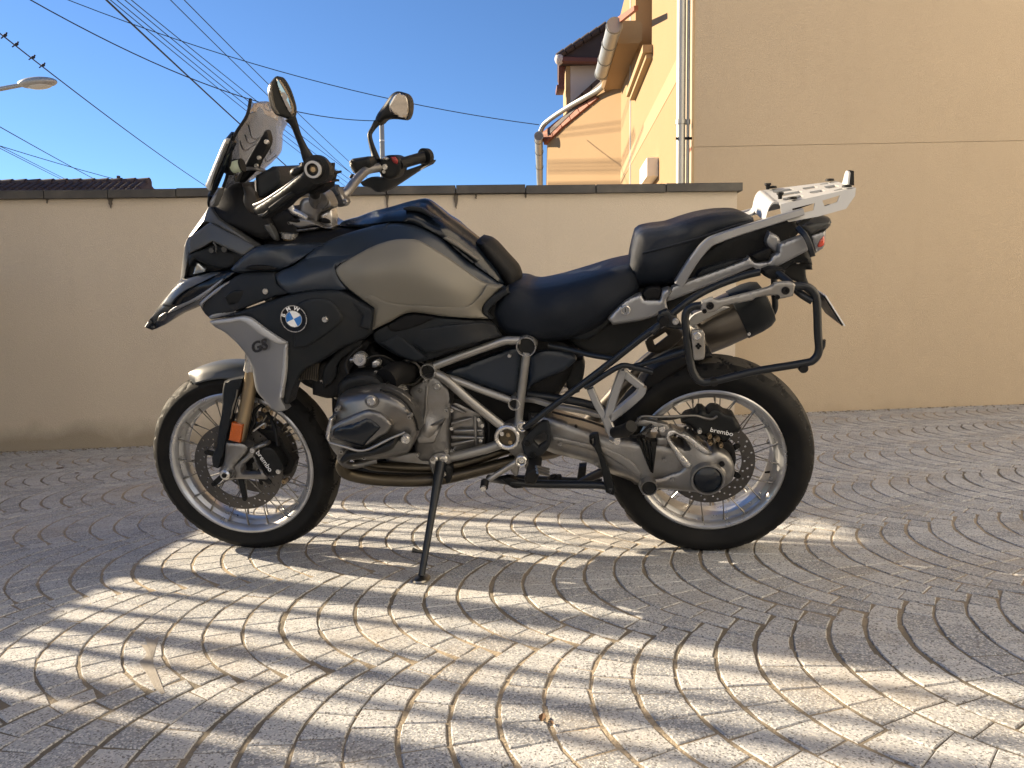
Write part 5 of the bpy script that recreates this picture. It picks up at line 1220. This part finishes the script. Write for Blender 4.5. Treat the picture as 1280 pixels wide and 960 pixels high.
surf('tank_cover', K['gloss'], [(172, 250, .10), (185, 240, .08), (260, 220, .07), (330, 194, .06), (430, 168, .05), (520, 142, .045), (592, 128, .05), (612, 132, .05), (700, 206, .055), (790, 274, .06), (870, 338, .06), (960, 440, .06), (1020, 560, .06), (1000, 565, .07), (980, 545, .11), (900, 488, .115), (800, 415, .12), (700, 326, .125), (640, 288, .13), (560, 250, .13), (500, 238, .135), (430, 236, .14), (300, 252, .14)], z=8, ctrl=[(520, 180, .125), (700, 260, .115), (400, 195, .125), (850, 400, .10)], edge=.022, body=True, crown=.008, step=5, lam=1e-2)
surf('tank_pad', K['soft'], [(870, 335), (885, 325), (930, 345), (1000, 420), (1045, 470), (1060, 510), (1062, 550), (1030, 575), (1010, 540), (960, 470), (905, 400)], z=8, l=.075, edge=.02, body=True, crown=.012, step=4)
surf('cover_inlay', K['tank'], [(694, 312), (715, 305), (770, 340), (830, 385), (880, 420), (865, 424), (790, 372)], z=8, l=.128, edge=.004, thick=.02, step=3)
surf('filler_trim', K['matt'], [(495, 158), (540, 150), (590, 160), (640, 195), (685, 218), (640, 208), (580, 182), (500, 170)], z=8, l=.118, edge=.004, thick=.02, step=3)
surf('seat_bracket', K['matt'], [(1010, 560), (1030, 585), (990, 610), (935, 660), (920, 690), (945, 715), (930, 722), (895, 690), (890, 650), (940, 600)], z=8, l=.150, edge=.008, thick=.05, step=4)
surf('lower_tank_panel', K['matt'], [(345, 780, .20), (430, 738, .20), (530, 690, .195), (690, 708, .185), (850, 722, .165), (935, 728, .135), (1000, 810, .12), (960, 830, .13), (860, 850, .15), (740, 880, .165), (610, 925, .17), (560, 930, .175), (470, 900, .185), (385, 850, .19), (350, 820, .195)], z=8, edge=.008, thick=.06, ctrl=[(560, 790, .196), (750, 790, .18), (480, 850, .192)], step=5, lam=5e-3, mirror=True)
surf('panel_facet', K['matt'], [(382, 835), (470, 792), (612, 908), (555, 924), (475, 895)], z=8, l=.199, edge=.004, thick=.02, step=4)
surf('panel_grille', K['deep'], [(415, 755), (530, 696), (660, 706), (560, 752), (450, 778)], z=8, l=.2015, edge=.003, thick=.02, step=4)
surf('panel_crease', K['matt'], [(540, 770), (900, 735), (985, 800), (860, 832), (640, 880), (560, 850), (470, 790)], z=8, l=.1925, edge=.004, thick=.02, step=5, ctrl=[(900, 740, .155), (985, 800, .135), (600, 820, .197)], lam=1e-2)
# upper shroud beside the steering head
surf('upper_shroud', K['band'], [(460, 412), (520, 350), (600, 292), (680, 290), (780, 282), (910, 278), (960, 285), (880, 330), (800, 385), (740, 412), (700, 425), (600, 424), (530, 430), (490, 428)], z=2, l=.205, edge=.012, thick=.04, ctrl=[(780, 282, .15), (910, 278, .13), (600, 292, .19), (700, 360, .212)], step=5, lam=1e-2, mirror=True)
surf('shroud_recess', K['deep'], [(535, 412), (560, 395), (620, 388), (680, 396), (710, 412), (640, 418)], z=2, l=.215, edge=.004, thick=.02, step=4)
surf('tank_shoulder', K['band'], [(700, 440, .222), (740, 415, .215), (800, 390, .205), (880, 335, .19), (970, 285, .17), (1060, 250, .15), (1190, 190, .15), (1300, 165, .15), (1300, 290, .19), (1180, 330, .21), (1080, 370, .22), (1020, 405, .228), (1040, 460, .23), (1090, 520, .23), (1040, 528, .235), (900, 530, .24), (780, 545, .24), (715, 490, .235)], z=2, edge=.010, thick=.05, step=5, ctrl=[(860, 410, .226), (820, 480, .246), (980, 420, .232)], lam=1e-2, mirror=True)
# side fairing with roundel
surf('side_fairing', K['matt'], [(352, 680, .205), (500, 640, .232), (620, 600, .24), (780, 548, .246), (900, 527, .246), (1040, 527, .243), (1130, 570, .236), (1230, 622, .226), (1215, 740, .222), (1190, 775, .22), (1060, 832, .225), (1000, 870, .225), (945, 905, .226), (850, 955, .226), (800, 1040, .225), (775, 1130, .22), (745, 1130, .22), (752, 960, .235), (765, 810, .252), (650, 735, .25), (555, 665, .238), (450, 668, .222)], z=2, ctrl=[(800, 680, .262), (950, 680, .258), (900, 600, .256), (1100, 680, .24), (850, 800, .25)], edge=.010, thick=.05, step=5, lam=5e-3, mirror=True)
surf('fairing_relief', K['matt'], [(790, 700, .262), (800, 600, .262), (900, 565, .262), (1000, 580, .258), (1060, 660, .254), (1050, 700, .253), (960, 770, .256), (860, 830, .258), (800, 830, .258)], z=2, edge=.010, thick=.02, step=4, ctrl=[(900, 680, .268)])
surf('fairing_flank', K['matt'], [(1045, 535), (1130, 580), (1222, 628), (1208, 738), (1150, 720), (1165, 660), (1120, 610)], z=2, l=.240, edge=.008, thick=.04, step=4)
surf('inner_fairing', K['deep'], [(1200, 780), (1220, 800), (1160, 880), (1100, 960), (1080, 1050), (1000, 1100), (900, 1080), (900, 960), (960, 900), (1060, 840)], z=2, l=.19, edge=.012, thick=.08, step=6)
surf('inner_fairing', K['black'], [(1090, 800), (1180, 770), (1150, 830), (1050, 900), (1020, 1000), (960, 1050), (950, 960), (1000, 880)], z=2, l=.205, edge=.010, thick=.06, step=5)
surf('radiator', K['radiator'], [(835, 865), (940, 815), (935, 880), (925, 1010), (870, 1000), (800, 1010), (810, 940)], z=2, l=.200, edge=.004, thick=.06, step=5)
for k in range(9): tube('radiator_fin', K['black'], [(842+k*11, 862-k*5, .204), (822+k*12, 1000, .204)], 2, .0014, smooth=0, n=5)
surf('fairing_bracket', K['cheek'], [(942, 800), (955, 795), (955, 825), (948, 830)], z=2, l=.228, edge=.002, thick=.01, step=3)
surf('snout_panel', K['matt'], [(298, 605, .175), (310, 585, .175), (390, 520, .18), (455, 472, .185), (540, 430, .20), (700, 428, .215), (715, 490, .23), (780, 542, .238), (690, 562, .236), (600, 595, .23), (500, 632, .222), (352, 672, .195), (325, 650, .182)], z=2, ctrl=[(560, 510, .222), (430, 580, .20)], edge=.010, thick=.08, step=5, lam=5e-3, mirror=True)
surf('snout_edge', K['silver'], [(296, 605), (305, 582), (400, 505), (458, 472), (462, 482), (400, 530), (325, 590), (312, 618)], z=2, l=.186, edge=.006, thick=.10, step=3, ctrl=[(458, 472, .192)], lam=1e-2)
surf('snout_edge', K['silver'], [(345, 668), (360, 655), (430, 640), (490, 632), (500, 640), (440, 662), (352, 678)], z=2, l=.205, edge=.005, thick=.06, step=3, ctrl=[(490, 632, .226)], lam=1e-2)
bolt((648, 530, .230), 2, .0085); bolt((965, 680, .266), 2, .0085)
surf('grille', K['black'], [(430, 560), (480, 525), (560, 530), (530, 590), (450, 600)], z=2, l=.218, edge=.003, thick=.02, step=4)
# silver panel with lettering
surf('silver_panel', K['silver'], [(350, 692, .205), (450, 680, .225), (545, 670, .243), (640, 730, .255), (762, 806, .258), (755, 960, .245), (740, 1060, .235), (732, 1100, .232), (765, 1160, .215), (730, 1172, .21), (690, 1165, .205), (640, 1110, .20), (600, 1060, .20), (585, 990, .205), (575, 930, .215), (555, 880, .22), (500, 812, .222), (430, 748, .215), (380, 722, .205)], z=2, ctrl=[(640, 850, .245), (660, 960, .235), (560, 740, .243)], edge=.007, thick=.03, step=5, lam=5e-3, mirror=True)
surf('panel_trim', K['rack'], [(350, 690, .212), (450, 676, .232), (552, 668, .250), (650, 732, .262), (764, 806, .266), (715, 808, .266), (630, 765, .262), (530, 692, .250), (450, 698, .234), (362, 706, .214)], z=2, edge=.005, thick=.03, step=3, lam=5e-3, mirror=True)
surf('panel_edge', K['rack'], [(764, 808, .262), (758, 960, .250), (742, 1060, .242), (736, 1100, .238), (720, 1100, .236), (735, 960, .248), (745, 830, .260)], z=2, edge=.006, thick=.03, step=4, lam=5e-3)
text('panel_lettering', 'GS', K['ink'], (610, 826, .2475), 2, .044, math.radians(16), shear=.3, bold=.0014, xs=1.3, tilt=(-.42, -.12), space=1.0)
# roundel
ec_ = B(*zc((800, 676, .2715), 2)); ER = .0385
em = MB().lathe([(0, .002), (ER*.62, .002), (ER*.98, .0015), (ER, -.004)], ec_, (0, -1, 0), 48).build('emblem', K['gloss'], BIKE)
def er(r0_, r1_, h, m_, a0=0, a1=None, nm='emblem_ring', n=48):
    MB().lathe([(r0_, h-.001), (r0_, h), (r1_, h), (r1_, h-.001)], ec_, (0, -1, 0), n, a0=a0, a1=a1).build(nm, m_, em)
er(ER*.94, ER*1.0, .0028, K['alu2']); er(ER*.585, ER*.625, .0028, K['alu2'])
for q in range(4):
    a = math.radians(22)+q*math.pi/2; v = [ec_+np.array([0, -.0025, 0])]
    for k in range(13): t = a+math.pi/2*k/12; v.append(ec_+np.array([ER*.585*math.cos(t), -.0025, ER*.585*math.sin(t)]))
    MB().add(v, [(0, k, k+1) for k in range(1, 13)]).build('emblem_quarter', K['white' if q % 2 == 0 else 'blue'], em, fix=False)
for ch, a in (('B', 158), ('M', 112), ('W', 66)):
    t = math.radians(a); c = ec_+np.array([ER*.79*math.cos(t), -.0024, ER*.79*math.sin(t)]); v, f = textmesh(ch, .0165, .0004, bold=.0004); th = t-math.pi/2
    MB().add([(c[0]+x*math.cos(th)-y*math.sin(th), c[1]-e, c[2]+x*math.sin(th)+y*math.cos(th)) for x, y, e in v], f).build('emblem_letter', K['white'], em, fix=False)
# beak
surf('beak', K['gloss'], [(36, 716, .0), (60, 660, .03), (92, 605, .05), (130, 555, .07), (190, 480, .09), (250, 455, .10), (330, 432, .11), (400, 420, .12), (470, 414, .13), (490, 430, .14), (440, 465, .145), (390, 495, .14), (340, 545, .13), (295, 578, .125), (240, 606, .11), (165, 640, .09), (125, 660, .07), (80, 700, .03), (45, 716, .0)], z=2, ctrl=[(300, 500, .135), (200, 560, .11), (110, 640, .07)], edge=.010, body=True, crown=.012, step=4, lam=5e-3)
surf('beak_top', K['nose'], [(92, 603, .060), (190, 484, .098), (330, 436, .118), (425, 424, .126), (330, 470, .138), (230, 520, .130), (170, 565, .115), (140, 605, .10)], z=2, edge=.005, thick=.02, step=4, lam=5e-3)  # paler piece carries the sky reflection in its colour
surf('beak_blade', K['silver'], [(120, 650, .090), (160, 615, .105), (240, 580, .128), (330, 525, .142), (420, 460, .150), (428, 466, .150), (345, 540, .143), (295, 572, .137), (240, 596, .125), (165, 632, .104)], z=2, edge=.004, thick=.02, step=3, lam=5e-3)
surf('beak_blade', K['grey'], [(70, 690), (78, 665), (105, 645), (125, 640), (115, 662), (85, 692)], z=2, l=.075, edge=.004, thick=.02, step=3, ctrl=[(70, 690, .04)], lam=1e-2)
# headlamp and nose fairing
surf('headlamp_housing', K['black'], [(205, 470, .05), (212, 380, .06), (228, 300, .06), (250, 250, .07), (350, 165, .09), (470, 230, .12), (600, 292, .14), (540, 340, .15), (470, 405, .13), (330, 430, .10), (230, 460, .07)], z=2, edge=.012, body=True, step=5, lam=5e-3)
surf('nose_fairing', K['grey'], [(243, 248, .125), (300, 200, .130), (350, 163, .135), (430, 200, .15), (600, 290, .18), (528, 342, .182), (440, 302, .172), (365, 264, .158), (310, 296, .150), (240, 330, .135)], z=2, edge=.006, thick=.03, step=4, lam=5e-3, mirror=True)
surf('headlamp_frame', K['grey'], [(192, 478, .05), (198, 430, .06), (215, 300, .08), (238, 240, .10), (262, 232, .11), (245, 300, .11), (232, 370, .10), (215, 460, .085)], z=2, edge=.006, thick=.08, step=4, lam=5e-3, mirror=True)
surf('headlamp', K['lens'], [(262, 438), (278, 375), (292, 380), (330, 410), (320, 428)], z=2, l=.115, edge=.006, thick=.04, step=3)
surf('lamp_bezel', K['matt'], [(235, 340), (265, 318), (320, 300), (370, 270), (440, 305), (520, 345), (470, 400), (420, 408), (360, 395), (300, 372), (270, 360), (240, 400)], z=2, l=.135, edge=.010, thick=.05, step=4)
disc('lamp_screw', K['grey'], (362, 312, .147), 2, .008, .004); disc('lamp_screw', K['grey'], (430, 305, .147), 2, .009, .004)
tube('lamp_cable', K['grey'], [(370, 268, .15), (385, 290, .152), (384, 320, .150)], 2, .003)
surf('nose_upper', K['grey'], [(335, 100, .09), (350, 70, .10), (380, 120, .12), (420, 160, .14), (600, 288, .165), (585, 292, .165), (420, 195, .15), (345, 160, .12), (312, 165, .10)], z=2, edge=.005, thick=.03, step=4, lam=5e-3, mirror=True)
surf('nose_front', K['silver'], [(215, 290, .02), (240, 235, .03), (330, 105, .05), (345, 75, .06), (352, 80, .075), (338, 120, .075), (322, 150, .075), (262, 225, .07), (232, 300, .06)], z=2, edge=.006, body=True, step=4, lam=5e-3)
# dash tower behind the screen
surf('dash_tower', K['deep'], [(165, 720, .07), (190, 690, .07), (235, 620, .08), (270, 595, .09), (340, 580, .10), (400, 590, .10), (480, 650, .11), (560, 800, .12), (600, 850, .12), (640, 960, .12), (500, 950, .14), (380, 900, .14), (260, 850, .13), (190, 800, .10), (165, 750, .08)], z=11, edge=.018, body=True, step=5, lam=5e-3)
surf('dash_side', K['dash'], [(385, 585), (440, 585), (480, 640), (490, 690), (520, 750), (560, 800), (520, 820), (470, 800), (420, 770), (395, 700), (400, 650)], z=11, l=.128, edge=.012, thick=.04, step=4)
surf('fork_shroud', K['deep'], [(560, 800), (680, 740), (760, 830), (780, 960), (830, 1000), (600, 1000), (540, 900)], z=11, l=.10, edge=.02, body=True, step=6)
surf('dash_fin', K['grey'], [(530, 860), (570, 850), (610, 920), (620, 965), (600, 960), (540, 890)], z=11, l=.135, edge=.005, thick=.02, step=3)
surf('instrument_hood', K['matt'], [(478, 545, .02), (500, 520, .02), (610, 468, .0), (630, 475, .0), (648, 540, .0), (640, 590, .01), (560, 650, .03), (490, 690, .04), (485, 640, .03)], z=11, edge=.010, body=True, thick=.1, step=4, lam=5e-3)
surf('instrument_hood', K['matt'], [(478, 545, .10), (500, 520, .10), (610, 468, .09), (630, 475, .09), (648, 540, .09), (640, 590, .09), (560, 650, .10), (490, 690, .11), (485, 640, .11)], z=11, edge=.012, thick=.18, step=4, lam=5e-3)
tube('hood_edge', K['rack'], [(474, 560, .108), (476, 610, .110), (484, 690, .115)], 11, .0025)
# windscreen and its carriers
def screen():
    rows = [((444, 18, .150), (470, 50, .09), (520, 40, .02), (580, 42, -.06), (640, 80, -.12), (700, 165, -.165)),
            ((420, 130, .165), (470, 120, .09), (540, 120, .02), (590, 140, -.06), (630, 180, -.12), (660, 245, -.165)),
            ((350, 240, .175), (420, 230, .10), (500, 225, .02), (560, 240, -.06), (620, 270, -.12), (658, 300, -.17)),
            ((318, 320, .175), (380, 320, .11), (460, 320, .02), (540, 330, -.06), (610, 345, -.12), (648, 372, -.17)),
            ((308, 420, .170), (360, 430, .11), (430, 435, .02), (500, 440, -.06), (560, 440, -.12), (600, 430, -.16)),
            ((285, 540, .150), (320, 560, .11), (390, 565, .02), (450, 545, -.06), (500, 515, -.10), (530, 495, -.13)),
            ((262, 605, .13), (300, 620, .09), (370, 610, .02), (420, 580, -.05), (470, 550, -.08), (490, 535, -.10))]
    g = [[B(*zc(p, 11)) for p in r] for r in rows]
    g = [catmull(r, 5) for r in g]; g = [catmull([g[i][j] for i in range(len(g))], 5) for j in range(len(g[0]))]
    a, b = len(g), len(g[0]); v = [p for r in g for p in r]; fr = np.array([-.0045, 0, .002]); v2 = [p+fr for p in v]; k = a*b
    f = [(i*b+j, i*b+j+1, (i+1)*b+j+1, (i+1)*b+j) for i in range(a-1) for j in range(b-1)]
    f += [tuple(k+i for i in q[::-1]) for q in f]
    bd = [(i*b, (i+1)*b) for i in range(a-1)]+[((a-1)*b+j, (a-1)*b+j+1) for j in range(b-1)]+[(i*b+b-1+b, i*b+b-1) for i in range(a-1)]+[(j+1, j) for j in range(b-1)]
    f += [(p, q, q+k, p+k) for p, q in bd]
    MB().add(v+v2, f).build('windscreen', K['screen'], BIKE, 60)
    return g
g = screen()

edge = [g[0][j] for j in range(len(g[0]))]
tube_pts = [p+np.array([.001, -.001, 0]) for p in edge]
MB().tube(tube_pts, .0042, 8).build('screen_edge', K['soft'], BIKE)
for rowk, a_, b_ in ((.30, 3, 16), (.36, 5, 20), (.44, 4, 24)):     # printed contour lines on the screen
    pts_ = []
    for j in range(a_, min(b_, len(g))):
        r_ = g[j]; u = rowk*(len(r_)-1)+2.0*math.sin(j*.55+rowk*9)+j*.25; i0 = max(0, min(len(r_)-2, int(u))); pts_.append(r_[i0]+(r_[i0+1]-r_[i0])*(u-i0)+np.array([.0012, 0, 0]))
    MB().tube(pts_, .0011, 5).build('screen_print', K['ink'], BIKE)
surf('screen_carrier', K['black'], [(535, 235), (550, 225), (558, 240), (568, 290), (560, 330), (520, 400), (505, 420), (490, 460), (480, 480), (400, 560), (380, 578), (350, 570), (385, 500), (420, 430), (470, 340)], z=11, l=.085, edge=.006, thick=.025, step=4)
bolt((550, 305, .09), 11, .007); bolt((500, 412, .09), 11, .006); bolt((482, 465, .09), 11, .006)
surf('screen_bracket', K['alu'], [(385, 495), (420, 472), (480, 478), (530, 500), (520, 512), (470, 498), (410, 498)], z=11, l=.095, edge=.003, thick=.03, step=3)
surf('screen_bracket', K['grey'], [(310, 520), (325, 515), (350, 550), (370, 505), (385, 500), (355, 575), (340, 575)], z=11, l=.10, edge=.003, thick=.02, step=3)
tube('adjuster_knob', mat('pale_green_plastic', (.50, .58, .44), .4), [(322, 478, .15), (345, 472, .15), (385, 462, .15)], 11, [.0155, .017, .0165], smooth=0, n=20)
tube('adjuster_knob_base', K['soft'], [(275, 488, .14), (300, 485, .15), (322, 478, .15)], 11, [.012, .018, .020], smooth=0, n=18)
tube('adjuster_knob_rim', K['soft'], [(383, 462, .15), (392, 460, .15)], 11, .019, smooth=0, n=18)
tube('adjuster_arm', K['soft'], [(300, 440, .14), (330, 436, .145), (380, 445, .145)], 11, .008, smooth=0)
# side wind deflector in front of the screen
surf('wind_deflector', K['rack'], [(143, 600, .20), (150, 572, .20), (213, 420, .205), (268, 293, .205), (292, 285, .21), (250, 395, .21), (198, 530, .21), (165, 630, .205)], z=11, edge=.006, thick=.03, step=3, lam=5e-3)  # pale strip puts the sunlit front edge into the colour
surf('wind_deflector', K['gloss'], [(170, 635, .185), (200, 530, .195), (254, 400, .198), (292, 290, .19), (275, 285, .18), (315, 238, .18), (328, 245, .18), (318, 290, .19), (330, 310, .19), (280, 430, .195), (225, 560, .195), (200, 620, .19), (175, 665, .185), (158, 660, .18)], z=11, edge=.007, thick=.02, step=3, lam=5e-3)
tube('deflector_rib', K['grey'], [(165, 620, .194), (215, 500, .202), (262, 390, .203), (290, 320, .198)], 11, .0035)
surf('deflector_foot', K['silver'], [(172, 700, .15), (185, 680, .15), (225, 620, .155), (238, 615, .155), (225, 660, .155), (195, 735, .15), (170, 742, .148)], z=11, edge=.005, thick=.03, step=3, lam=5e-3)
surf('deflector_foot', K['black'], [(158, 660), (175, 668), (160, 740), (155, 715)], z=11, l=.15, edge=.004, thick=.03, step=3)

# ---------------------------------------------------------------- handlebar and controls
surf('top_yoke', K['alu'], [(190, 745), (200, 715), (225, 690), (330, 690), (400, 700), (440, 712), (520, 760), (560, 765), (640, 760), (632, 790), (560, 780), (500, 755), (440, 760), (330, 775), (280, 760), (215, 765)], z=10, l=.10, edge=.006, thick=.20, step=1.6)
surf('top_yoke', K['cover'], [(192, 762), (260, 770), (330, 780), (440, 765), (510, 760), (500, 790), (380, 810), (260, 815), (195, 805)], z=10, l=.097, edge=.008, thick=.19, step=2)
surf('bar_riser', K['alu'], [(335, 530), (370, 500), (430, 490), (520, 430), (560, 430), (600, 480), (632, 560), (625, 590), (560, 620), (510, 650), (495, 740), (440, 712), (320, 690), (270, 650), (255, 610), (320, 600)], z=10, l=.075, edge=.014, thick=.05, step=4)
surf('bar_riser', K['alu2'], [(510, 650), (560, 625), (625, 600), (640, 680), (632, 780), (580, 765), (520, 740)], z=10, l=.06, edge=.010, thick=.04, step=4)
surf('riser_recess', K['deep'], [(520, 690), (560, 680), (610, 705), (615, 730), (560, 735), (520, 715)], z=10, l=.066, edge=.004, thick=.02, step=3)
surf('riser_recess', K['deep'], [(225, 700), (260, 682), (330, 700), (335, 720), (300, 728), (235, 718)], z=10, l=.104, edge=.004, thick=.01, step=3)
tube('yoke_web', K['alu2'], [(240, 570, .09), (270, 620, .09), (330, 650, .09), (400, 690, .088)], 10, .010)
MB().lathe([(.020, -.02), (.024, .004), (.022, .010), (.012, .012), (0, .012)], B(*zc((530, 520, .078), 10)), (0, -1, 0), 24).build('clamp_cap', K['cover'], BIKE)
tube('handlebar', K['alu'], [(470, 470, .10), (465, 530, .085), (500, 560, .05), (560, 560, .0)], 10, .016, n=16)
tube('fork_cap', K['alu2'], [(235, 820, .098), (235, 870, .098)], 10, [.026, .024], smooth=0, n=22)
tube('fork_cap', K['bronze'], [(235, 862, .098), (238, 885, .098)], 10, [.020, .019], smooth=0, n=22)
tube('yoke_cable', K['soft'], [(400, 820, .08), (430, 900, .09), (520, 880, .06), (620, 880, .04)], 10, .006)
tube('yoke_cable', K['steel'], [(420, 850, .09), (480, 880, .09), (600, 890, .07)], 10, .003)
# right side of the bar (far from us)
tube('handlebar', K['alu'], [(-20, 930, -.05), (40, 880, -.075), (80, 845, -.10), (130, 780, -.15), (180, 725, -.20), (225, 690, -.24), (300, 675, -.29)], 9, .0148, n=18)
surf('bar_clamp', K['alu'], [(0, 830), (15, 815), (55, 880), (75, 920), (60, 945), (30, 955), (0, 945), (-30, 900)], z=9, l=-.04, edge=.008, thick=.04, step=3)
bolt((65, 915, -.038), 9, .008)
surf('bar_clamp', K['band'], [(-60, 790), (-10, 800), (20, 860), (-20, 900), (-60, 850)], z=9, l=-.02, edge=.008, thick=.04, step=3)
surf('brake_reservoir', K['black'], [(100, 625), (115, 612), (225, 595), (245, 615), (255, 660), (240, 680), (150, 720), (115, 690)], z=9, l=-.22, edge=.014, thick=.06, step=3)
surf('reservoir_cap', K['alu2'], [(92, 630), (104, 622), (112, 670), (145, 720), (125, 715), (98, 665)], z=9, l=-.215, edge=.005, thick=.05, step=3)
tube('brake_hose', K['soft'], [(105, 750, -.20), (115, 735, -.2), (130, 740, -.2)], 9, .007)
surf('switch_gear', K['black'], [(300, 640), (330, 600), (390, 585), (440, 600), (460, 640), (455, 700), (430, 740), (380, 760), (330, 740), (300, 690)], z=9, l=-.30, edge=.012, thick=.08, step=3)
surf('switch_button', K['redplastic'], [(385, 600), (415, 598), (435, 625), (430, 650), (405, 640)], z=9, l=-.292, edge=.004, thick=.02, step=3)
surf('switch_button', K['alu2'], [(320, 605), (345, 595), (375, 612), (360, 622), (320, 620)], z=9, l=-.29, edge=.003, thick=.02, step=3)
bolt((345, 670, -.297), 9, .010); bolt((338, 705, -.297), 9, .006)
tube('grip', K['soft'], [(440, 655, -.32), (480, 640, -.35), (600, 605, -.42), (630, 598, -.43)], 9, .0185, n=18, smooth=3)
tube('bar_end', K['black'], [(620, 600, -.43), (650, 595, -.45)], 9, [.030, .027], n=20, smooth=0)
surf('hand_guard', K['matt'], [(170, 780, -.25), (250, 740, -.28), (330, 745, -.30), (440, 710, -.34), (560, 670, -.40), (640, 640, -.44), (690, 620, -.46), (670, 650, -.46), (590, 690, -.44), (430, 795, -.40), (350, 840, -.38), (290, 848, -.36), (240, 815, -.32), (190, 805, -.28)], z=9, edge=.006, thick=.04, step=4, lam=1e-2)
tube('guard_strip', K['rack'], [(595, 690, -.43), (660, 645, -.455)], 9, .003, smooth=0)
# right mirror
surf('mirror_housing', K['black'], [(290, 300), (340, 230), (385, 165), (415, 142), (445, 136), (490, 150), (515, 180), (524, 230), (518, 290), (500, 330), (480, 338), (400, 330), (345, 335), (320, 360), (290, 375), (275, 350)], z=9, l=-.36, edge=.016, thick=.05, step=3)
surf('mirror_face', K['chrome'], [(374, 235), (385, 195), (415, 160), (450, 148), (480, 160), (500, 190), (508, 240), (505, 290), (490, 328), (430, 312), (385, 285)], z=9, l=-.355, edge=.001, thick=.008, step=4)
tube('mirror_stem', K['black'], [(290, 355, -.35), (260, 400, -.34), (238, 445, -.33), (250, 510, -.32), (272, 580, -.31), (285, 630, -.30)], 9, [.012, .0085, .008, .009, .012, .016], n=12, smooth=4)
# left end of the bar, towards us
ge = B(*zc((465, 235, .43), 10))
MB().lathe([(0, .004), (.012, .006), (.0135, .010), (.019, .012), (.0205, .006), (.0205, -.01), (.034, -.012), (.034, -.03)], ge, (0, -1, 0), 40).build('bar_end', K['black'], BIKE)
MB().lathe([(.0150, .010), (.0150, .0135), (.0200, .0135), (.0205, .009), (.0205, .004)], ge, (0, -1, 0), 40).build('bar_end_ring', K['rack'], BIKE)
MB().lathe([(.0, .009), (.006, .009), (.0095, .0055), (.0095, .0)], ge, (0, -1, 0), 30).build('bar_end_screw', K['bronze'], BIKE)
MB().tube([ge+np.array([0, .01, 0])]+T([(472, 262, .33), (480, 320, .24), (474, 400, .17), (470, 470, .10)], 10), [.0185, .0185, .0175, .0155, .0148], 18, 5).build('grip', K['soft'], BIKE)
surf('hand_guard', K['black'], [(375, 195, .425), (420, 150, .43), (480, 140, .435), (540, 165, .435), (575, 215, .43), (580, 300, .425), (550, 350, .42), (480, 375, .41), (400, 440, .38), (330, 470, .36), (250, 520, .34), (180, 590, .32), (90, 640, .30), (40, 660, .29), (0, 690, .28), (-70, 655, .27), (-100, 600, .27), (-60, 560, .28), (20, 505, .30), (150, 420, .34), (280, 320, .38), (370, 250, .41)], z=10, edge=.018, thick=.05, step=4, lam=1e-2)
tube('guard_strip', K['rack'], [(-92, 566, .288), (-40, 545, .30), (20, 512, .315), (150, 425, .352), (260, 340, .388), (310, 300, .402)], 10, [.0045, .004, .0035, .003, .002, .0015], smooth=4)
surf('guard_strip', K['grey'], [(-60, 650), (-10, 640), (42, 605), (30, 635), (-20, 672), (-50, 672)], z=10, l=.30, edge=.004, thick=.012, step=3)
surf('clutch_reservoir', K['black'], [(240, 250), (260, 225), (330, 195), (320, 180), (345, 168), (365, 190), (370, 240), (300, 300), (240, 290)], z=10, l=.33, edge=.010, thick=.06, step=3)
surf('switch_gear', K['deep'], [(570, 190), (568, 175), (560, 180), (555, 230), (590, 260), (630, 250), (635, 270), (590, 285), (580, 330), (610, 335), (612, 352), (570, 360), (560, 400), (520, 430), (450, 470), (400, 450), (480, 380), (560, 330), (565, 250)], z=10, l=.34, edge=.006, thick=.07, step=3)
surf('switch_button', K['redplastic'], [(580, 335), (608, 336), (610, 350), (575, 356)], z=10, l=.345, edge=.003, thick=.01, step=3)
tube('clutch_lever', K['black'], [(430, 420, .28), (330, 430, .33), (200, 500, .36), (60, 600, .36)], 10, .007)
# left mirror
ml = lambda x: .424-1.1*(x-706)/4.267/430
mk = lambda P_, d=0: [(x, y, ml(x)+d) for x, y in P_]
surf('mirror_housing', K['black'], mk([(665, 150), (672, 105), (700, 68), (722, 66), (742, 84), (770, 135), (795, 210), (800, 250), (795, 278), (778, 298), (735, 282), (700, 268), (678, 225)]), z=1, edge=.010, thick=.018, step=3, lam=1e-4)
surf('mirror_shell', K['cover'], mk([(660, 150), (667, 108), (682, 90), (690, 110), (692, 160), (705, 220), (735, 275), (705, 272), (680, 237), (667, 200)], .004), z=1, edge=.012, thick=.05, step=3, lam=1e-4)
surf('mirror_face', K['chrome'], mk([(706, 78), (722, 84), (748, 120), (775, 175), (795, 225), (797, 258), (786, 268), (765, 240), (735, 175), (715, 120)], .004), z=1, edge=.001, thick=.004, step=4, lam=1e-5)
tube('mirror_stem', K['black'], [(780, 285, .415), (800, 320, .41), (822, 380, .40), (850, 445, .39), (870, 490, .385), (885, 520, .38)], 1, [.015, .010, .0085, .010, .014, .016], n=12, smooth=4)
